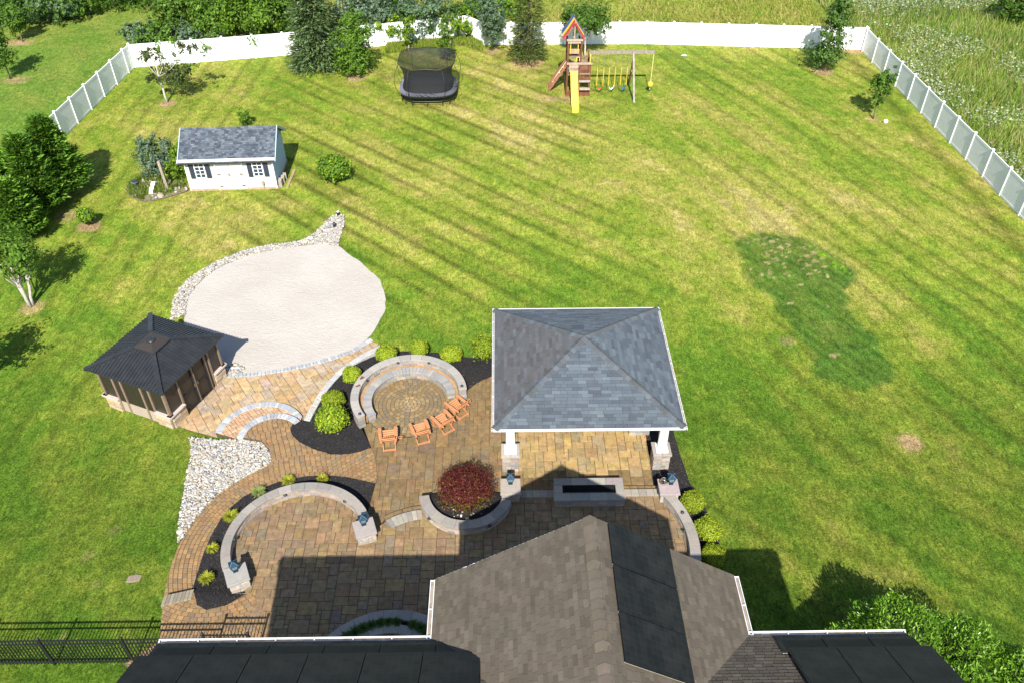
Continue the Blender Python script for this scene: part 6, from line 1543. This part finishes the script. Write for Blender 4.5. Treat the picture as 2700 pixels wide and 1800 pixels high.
bush(-20, 30, 3.0, 6.0, DGR, 'tall dark tree in the top left corner', 4200); bush(90, 12, 3.0, 5.0, GRN+DGR, 'tall green tree above the top left thicket', 4200); bush(300, 8, 3.2, 3.6, DGR, 'dark low shrub at the top edge left of the lawn gap', 3600)
bush(390, 20, 3.0, 3.0, DGR+GRN, 'dark low shrub at the top edge right of the lawn gap'); bush(440, 150, 2.0, 3.2, GRN+DGR, 'green shrub just behind the left fence corner'); bush(400, 140, 1.7, 2.6, BGR, 'silvery shrub behind the left fence corner'); bush(485, 146, 1.7, 2.6, BGR, 'silvery shrub second from the left fence corner')
bush(470, 110, 1.4, 5.0, DGR+GRN, 'tall narrow tree rising behind the left fence corner'); bush(545, 146, 1.6, 2.2, BGR[:2]+GRN, 'low grey shrub behind the left back fence')
bush(590, 120, 2.4, 5.0, GRN, 'bright leafy tree behind the left back fence', 4600); bush(665, 122, 2.6, 5.6, GRN+YGR[:1], 'largest bright leafy tree behind the left back fence', 5200); bush(735, 112, 2.4, 5.0, GRN+DGR, 'bright leafy tree touching the spruce', 4600)
bush(640, 50, 3.4, 5.0, GRN, 'bright tree at the top edge left of the spruce', 4200); bush(560, 60, 2.6, 3.5, DGR+GRN, 'shrub at the top edge above the silvery shrubs')
bush(955, 110, 2.3, 4.6, BGR, 'silvery tree behind the fence right of the spruce', 5000, .12); bush(1022, 108, 1.6, 2.4, YGR, 'yellow-green shrub between two silvery trees')
bush(1105, 98, 2.7, 4.4, BGR[:3]+DGR[:1], 'broad silvery tree behind the fence above the trampoline', 5600, .12); bush(1205, 98, 2.2, 2.6, GRN+YGR, 'green shrubs behind the angled fence panel'); bush(1240, 80, 1.8, 3.2, DGR+BGR[:1], 'dark shrub above the angled fence panel')
bush(1325, 50, 1.8, 2.4, GRN+YGR, 'yellow-green shrub at the top edge by the bare orange soil'); bush(2672, 62, 2.0, 3.2, DGR, 'dark round bush in the meadow at the top right')
bush(1010, 40, 2.6, 3.0, GRN, 'green shrub at the top edge behind the silvery trees')

# ------------------------------------------------------------------ rough grass, weeds and flowers (nobody could count them)
def blades(name, px, py, h, lean, wdt, pal, zf=None, w=None, per=1, col_fn=None):
    n_ = len(px); az = rng.uniform(0, 2*math.pi, n_); z = lawn_h(px, py)
    b0 = np.stack([px, py, z], 1); hh = h*rng.uniform(.5, 1.3, n_); tip = b0+np.stack([np.cos(az)*hh*lean, np.sin(az)*hh*lean, hh], 1)
    a2 = rng.uniform(0, math.pi, n_); sd = np.stack([np.cos(a2), np.sin(a2), np.zeros(n_)], 1)*wdt
    V = np.stack([b0-sd, b0+sd, tip], 1).reshape(-1, 3); F = np.arange(n_*3).reshape(-1, 3)
    pal = np.array(pal); c = pal[rng.choice(len(pal), n_, p=w)]*rng.uniform(.7, 1.3, (n_, 1))
    if col_fn is not None: c = col_fn(px, py, c)
    return build_np(name, V, F, M_grassb, None, np.repeat(c, 3, 0))
n_ = 120000
px = rng.uniform(29.5, 62, n_); py = rng.uniform(36, 92, n_); k = (px > np.interp(py, [30, 46, 68, 92], [31.4, 30.8, 30.0, 22])) & (vnoise(px, py, .22, 80)*.9+rng.random(n_)*.55 > .45); px, py = px[k], py[k]
MEAD = [(.15, .26, .035), (.20, .30, .045), (.11, .20, .03), (.38, .34, .15), (.26, .31, .07), (.44, .38, .23)]
def mc(x, y, c):
    t = np.clip((fbm(x, y, .12, 82)-.42)*4, 0, 1)[:, None]; return c*(.9+.0*t)+np.array((.05, .04, .012))*t
tag(blades('meadow_grass', px, py, .75, .55, .045, MEAD, w=[.25, .22, .2, .12, .15, .06], col_fn=mc), 'tall rough meadow grass beyond the right fence', 'meadow grass', kind='stuff')
n_ = 60000; px = rng.uniform(30, 60, n_); py = rng.uniform(38, 88, n_); k = (px > np.interp(py, [30, 46, 68, 88], [31.6, 31, 30.4, 26])) & (fbm(px, py, .16, 84)+.25*(rng.random(n_)-.5) > .47); px, py = px[k], py[k]; n_ = len(px)
P_ = np.stack([px, py, rng.uniform(.35, .9, n_)], 1); N_ = unit(np.array((0, 0, 1.))+.3*rng.standard_normal((n_, 3))); V, F = leaves(P_, N_, .075, .8, .05)
tag(build_np('meadow_flowers', V, F, M_leaf, None, np.repeat(np.array((.46, .50, .40))*rng.uniform(.6, 1.15, (n_, 1)), 4, 0)), 'white flower heads scattered over the right meadow', 'wildflowers', kind='stuff')
n_ = 60000; px = rng.uniform(-30, 34, n_); py = rng.uniform(68, 98, n_); k = ~inside(FENCE, px, py) & (py > np.interp(px, [-30, -17.7, -2.9, -1.5, 12, 30], [65.6, 67.8, 71.6, 69.9, 69.8, 68.2])+.1) & (vnoise(px, py, .3, 86)+rng.random(n_)*.7 > .62) & ~((px > -9) & (px < 3) & (py > 80)); px, py = px[k], py[k]
tag(blades('field_grass', px, py, .42, .6, .04, [(.18, .23, .03), (.23, .26, .04), (.15, .21, .025), (.33, .29, .10)]), 'loose field grass behind the back fence', 'field grass', kind='stuff')
n_ = 9000; px = rng.uniform(-9.6, -1.6, n_); py = np.interp(px, [-17.67, -2.9, -1.5], [67.25, 71.0, 69.3])-rng.uniform(.05, 1.5, n_)**1.6; k = vnoise(px, py, .6, 88)+rng.random(n_)*.6 > .5; px, py = px[k], py[k]
tag(blades('fence_weeds', px, py, .34, .5, .04, [(.16, .25, .018), (.21, .29, .024), (.13, .20, .018), (.30, .27, .09)]), 'strip of tall weeds at the foot of the back fence', 'weeds', kind='stuff')
n_ = 3500; q = np.array(PLOT); px = rng.uniform(q[:, 0].min(), q[:, 0].max(), n_); py = rng.uniform(q[:, 1].min(), q[:, 1].max(), n_); k = inside(PLOT, px, py) & (vnoise(px, py, 1.2, 90) > .38); px, py = px[k], py[k]
tag(blades('plot_weeds', px, py, .38, .5, .035, [(.12, .21, .015), (.10, .17, .015), (.22, .22, .07)]), 'weeds filling the little plot by the shed', 'weeds', kind='stuff')

# tufts standing proud of the mown turf, coloured like the turf they grow in
n_ = 52000; px = rng.uniform(-30, 30, n_); py = 14+rng.random(n_)**1.35*50
paved = [LOW, UP, WALK, GZP, SAND, bedA, bedB, bedC, RB, RL]
ok = inside(FENCE, px, py) & (vnoise(px, py, .55, 95)*.6+vnoise(px, py, 2.1, 96)*.4 > .40)
for q_ in paved: ok &= ~inside(q_, px, py)
ok &= ~((np.abs(px-(-15.4)) < 2.9) & (np.abs(py-27.9) < 2.9)) & ~((px > -8.6) & (px < 9.9) & (py < 17.5) & (px < 7.6))
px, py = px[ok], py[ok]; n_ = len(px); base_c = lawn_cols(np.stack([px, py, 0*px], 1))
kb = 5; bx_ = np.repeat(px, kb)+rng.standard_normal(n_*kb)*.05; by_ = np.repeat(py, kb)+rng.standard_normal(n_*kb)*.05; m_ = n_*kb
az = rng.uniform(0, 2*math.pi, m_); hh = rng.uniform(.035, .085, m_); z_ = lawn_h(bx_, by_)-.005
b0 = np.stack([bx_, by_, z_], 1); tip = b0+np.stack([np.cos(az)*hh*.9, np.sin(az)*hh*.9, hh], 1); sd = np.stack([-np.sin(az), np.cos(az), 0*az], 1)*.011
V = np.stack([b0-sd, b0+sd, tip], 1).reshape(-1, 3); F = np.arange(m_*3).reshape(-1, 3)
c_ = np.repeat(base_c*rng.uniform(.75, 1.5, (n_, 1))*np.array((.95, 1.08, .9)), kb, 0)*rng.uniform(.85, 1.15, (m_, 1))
tag(build_np('lawn_tufts', V, F, M_grassb, None, np.repeat(np.clip(c_, 0, .5), 3, 0)), 'loose grass tufts across the mown lawn', 'grass', kind='stuff')

# bark chips lying loose on the beds, a few spilled on the paving
for bed, zf_, lab in ((bedA, MZ, 'loose bark chips on the black bed round the fire pit'), (bedB, lambda x, y: .318, 'loose bark chips on the black bed right of the pavilion'), (bedC, lambda x, y: .33+.30*float(1-sstep(16.6, 17.6, np.array(y))), 'loose bark chips on the black bed outside the seat wall')):
    q = np.array(bed); n_ = 9000; px = rng.uniform(q[:, 0].min()-.1, q[:, 0].max()+.1, n_); py = rng.uniform(q[:, 1].min()-.1, q[:, 1].max()+.1, n_)
    ins = inside(bed, px, py); near = (edge_dist(bed, px, py) < .10) & (rng.random(n_) < .12); k = ins | near; px, py = px[k], py[k]; n_ = len(px)
    z_ = np.array([zf_(a_, b_) for a_, b_ in zip(px, py)])+rng.uniform(.012, .035, n_); P_ = np.stack([px, py, z_], 1); N_ = unit(np.array((0, 0, 1.))+.35*rng.standard_normal((n_, 3)))
    V, F = leaves(P_, N_, .030, .35, .05); pal = np.array([(.012, .012, .014), (.03, .028, .028), (.06, .05, .045), (.12, .09, .065), (.02, .02, .024)])
    c_ = pal[rng.choice(5, n_, p=[.32, .28, .18, .06, .16])]*rng.uniform(.7, 1.3, (n_, 1)); tag(build_np('mulch_chips', V, F, M_chip, None, np.repeat(c_, 4, 0)), lab, 'mulch', kind='stuff')
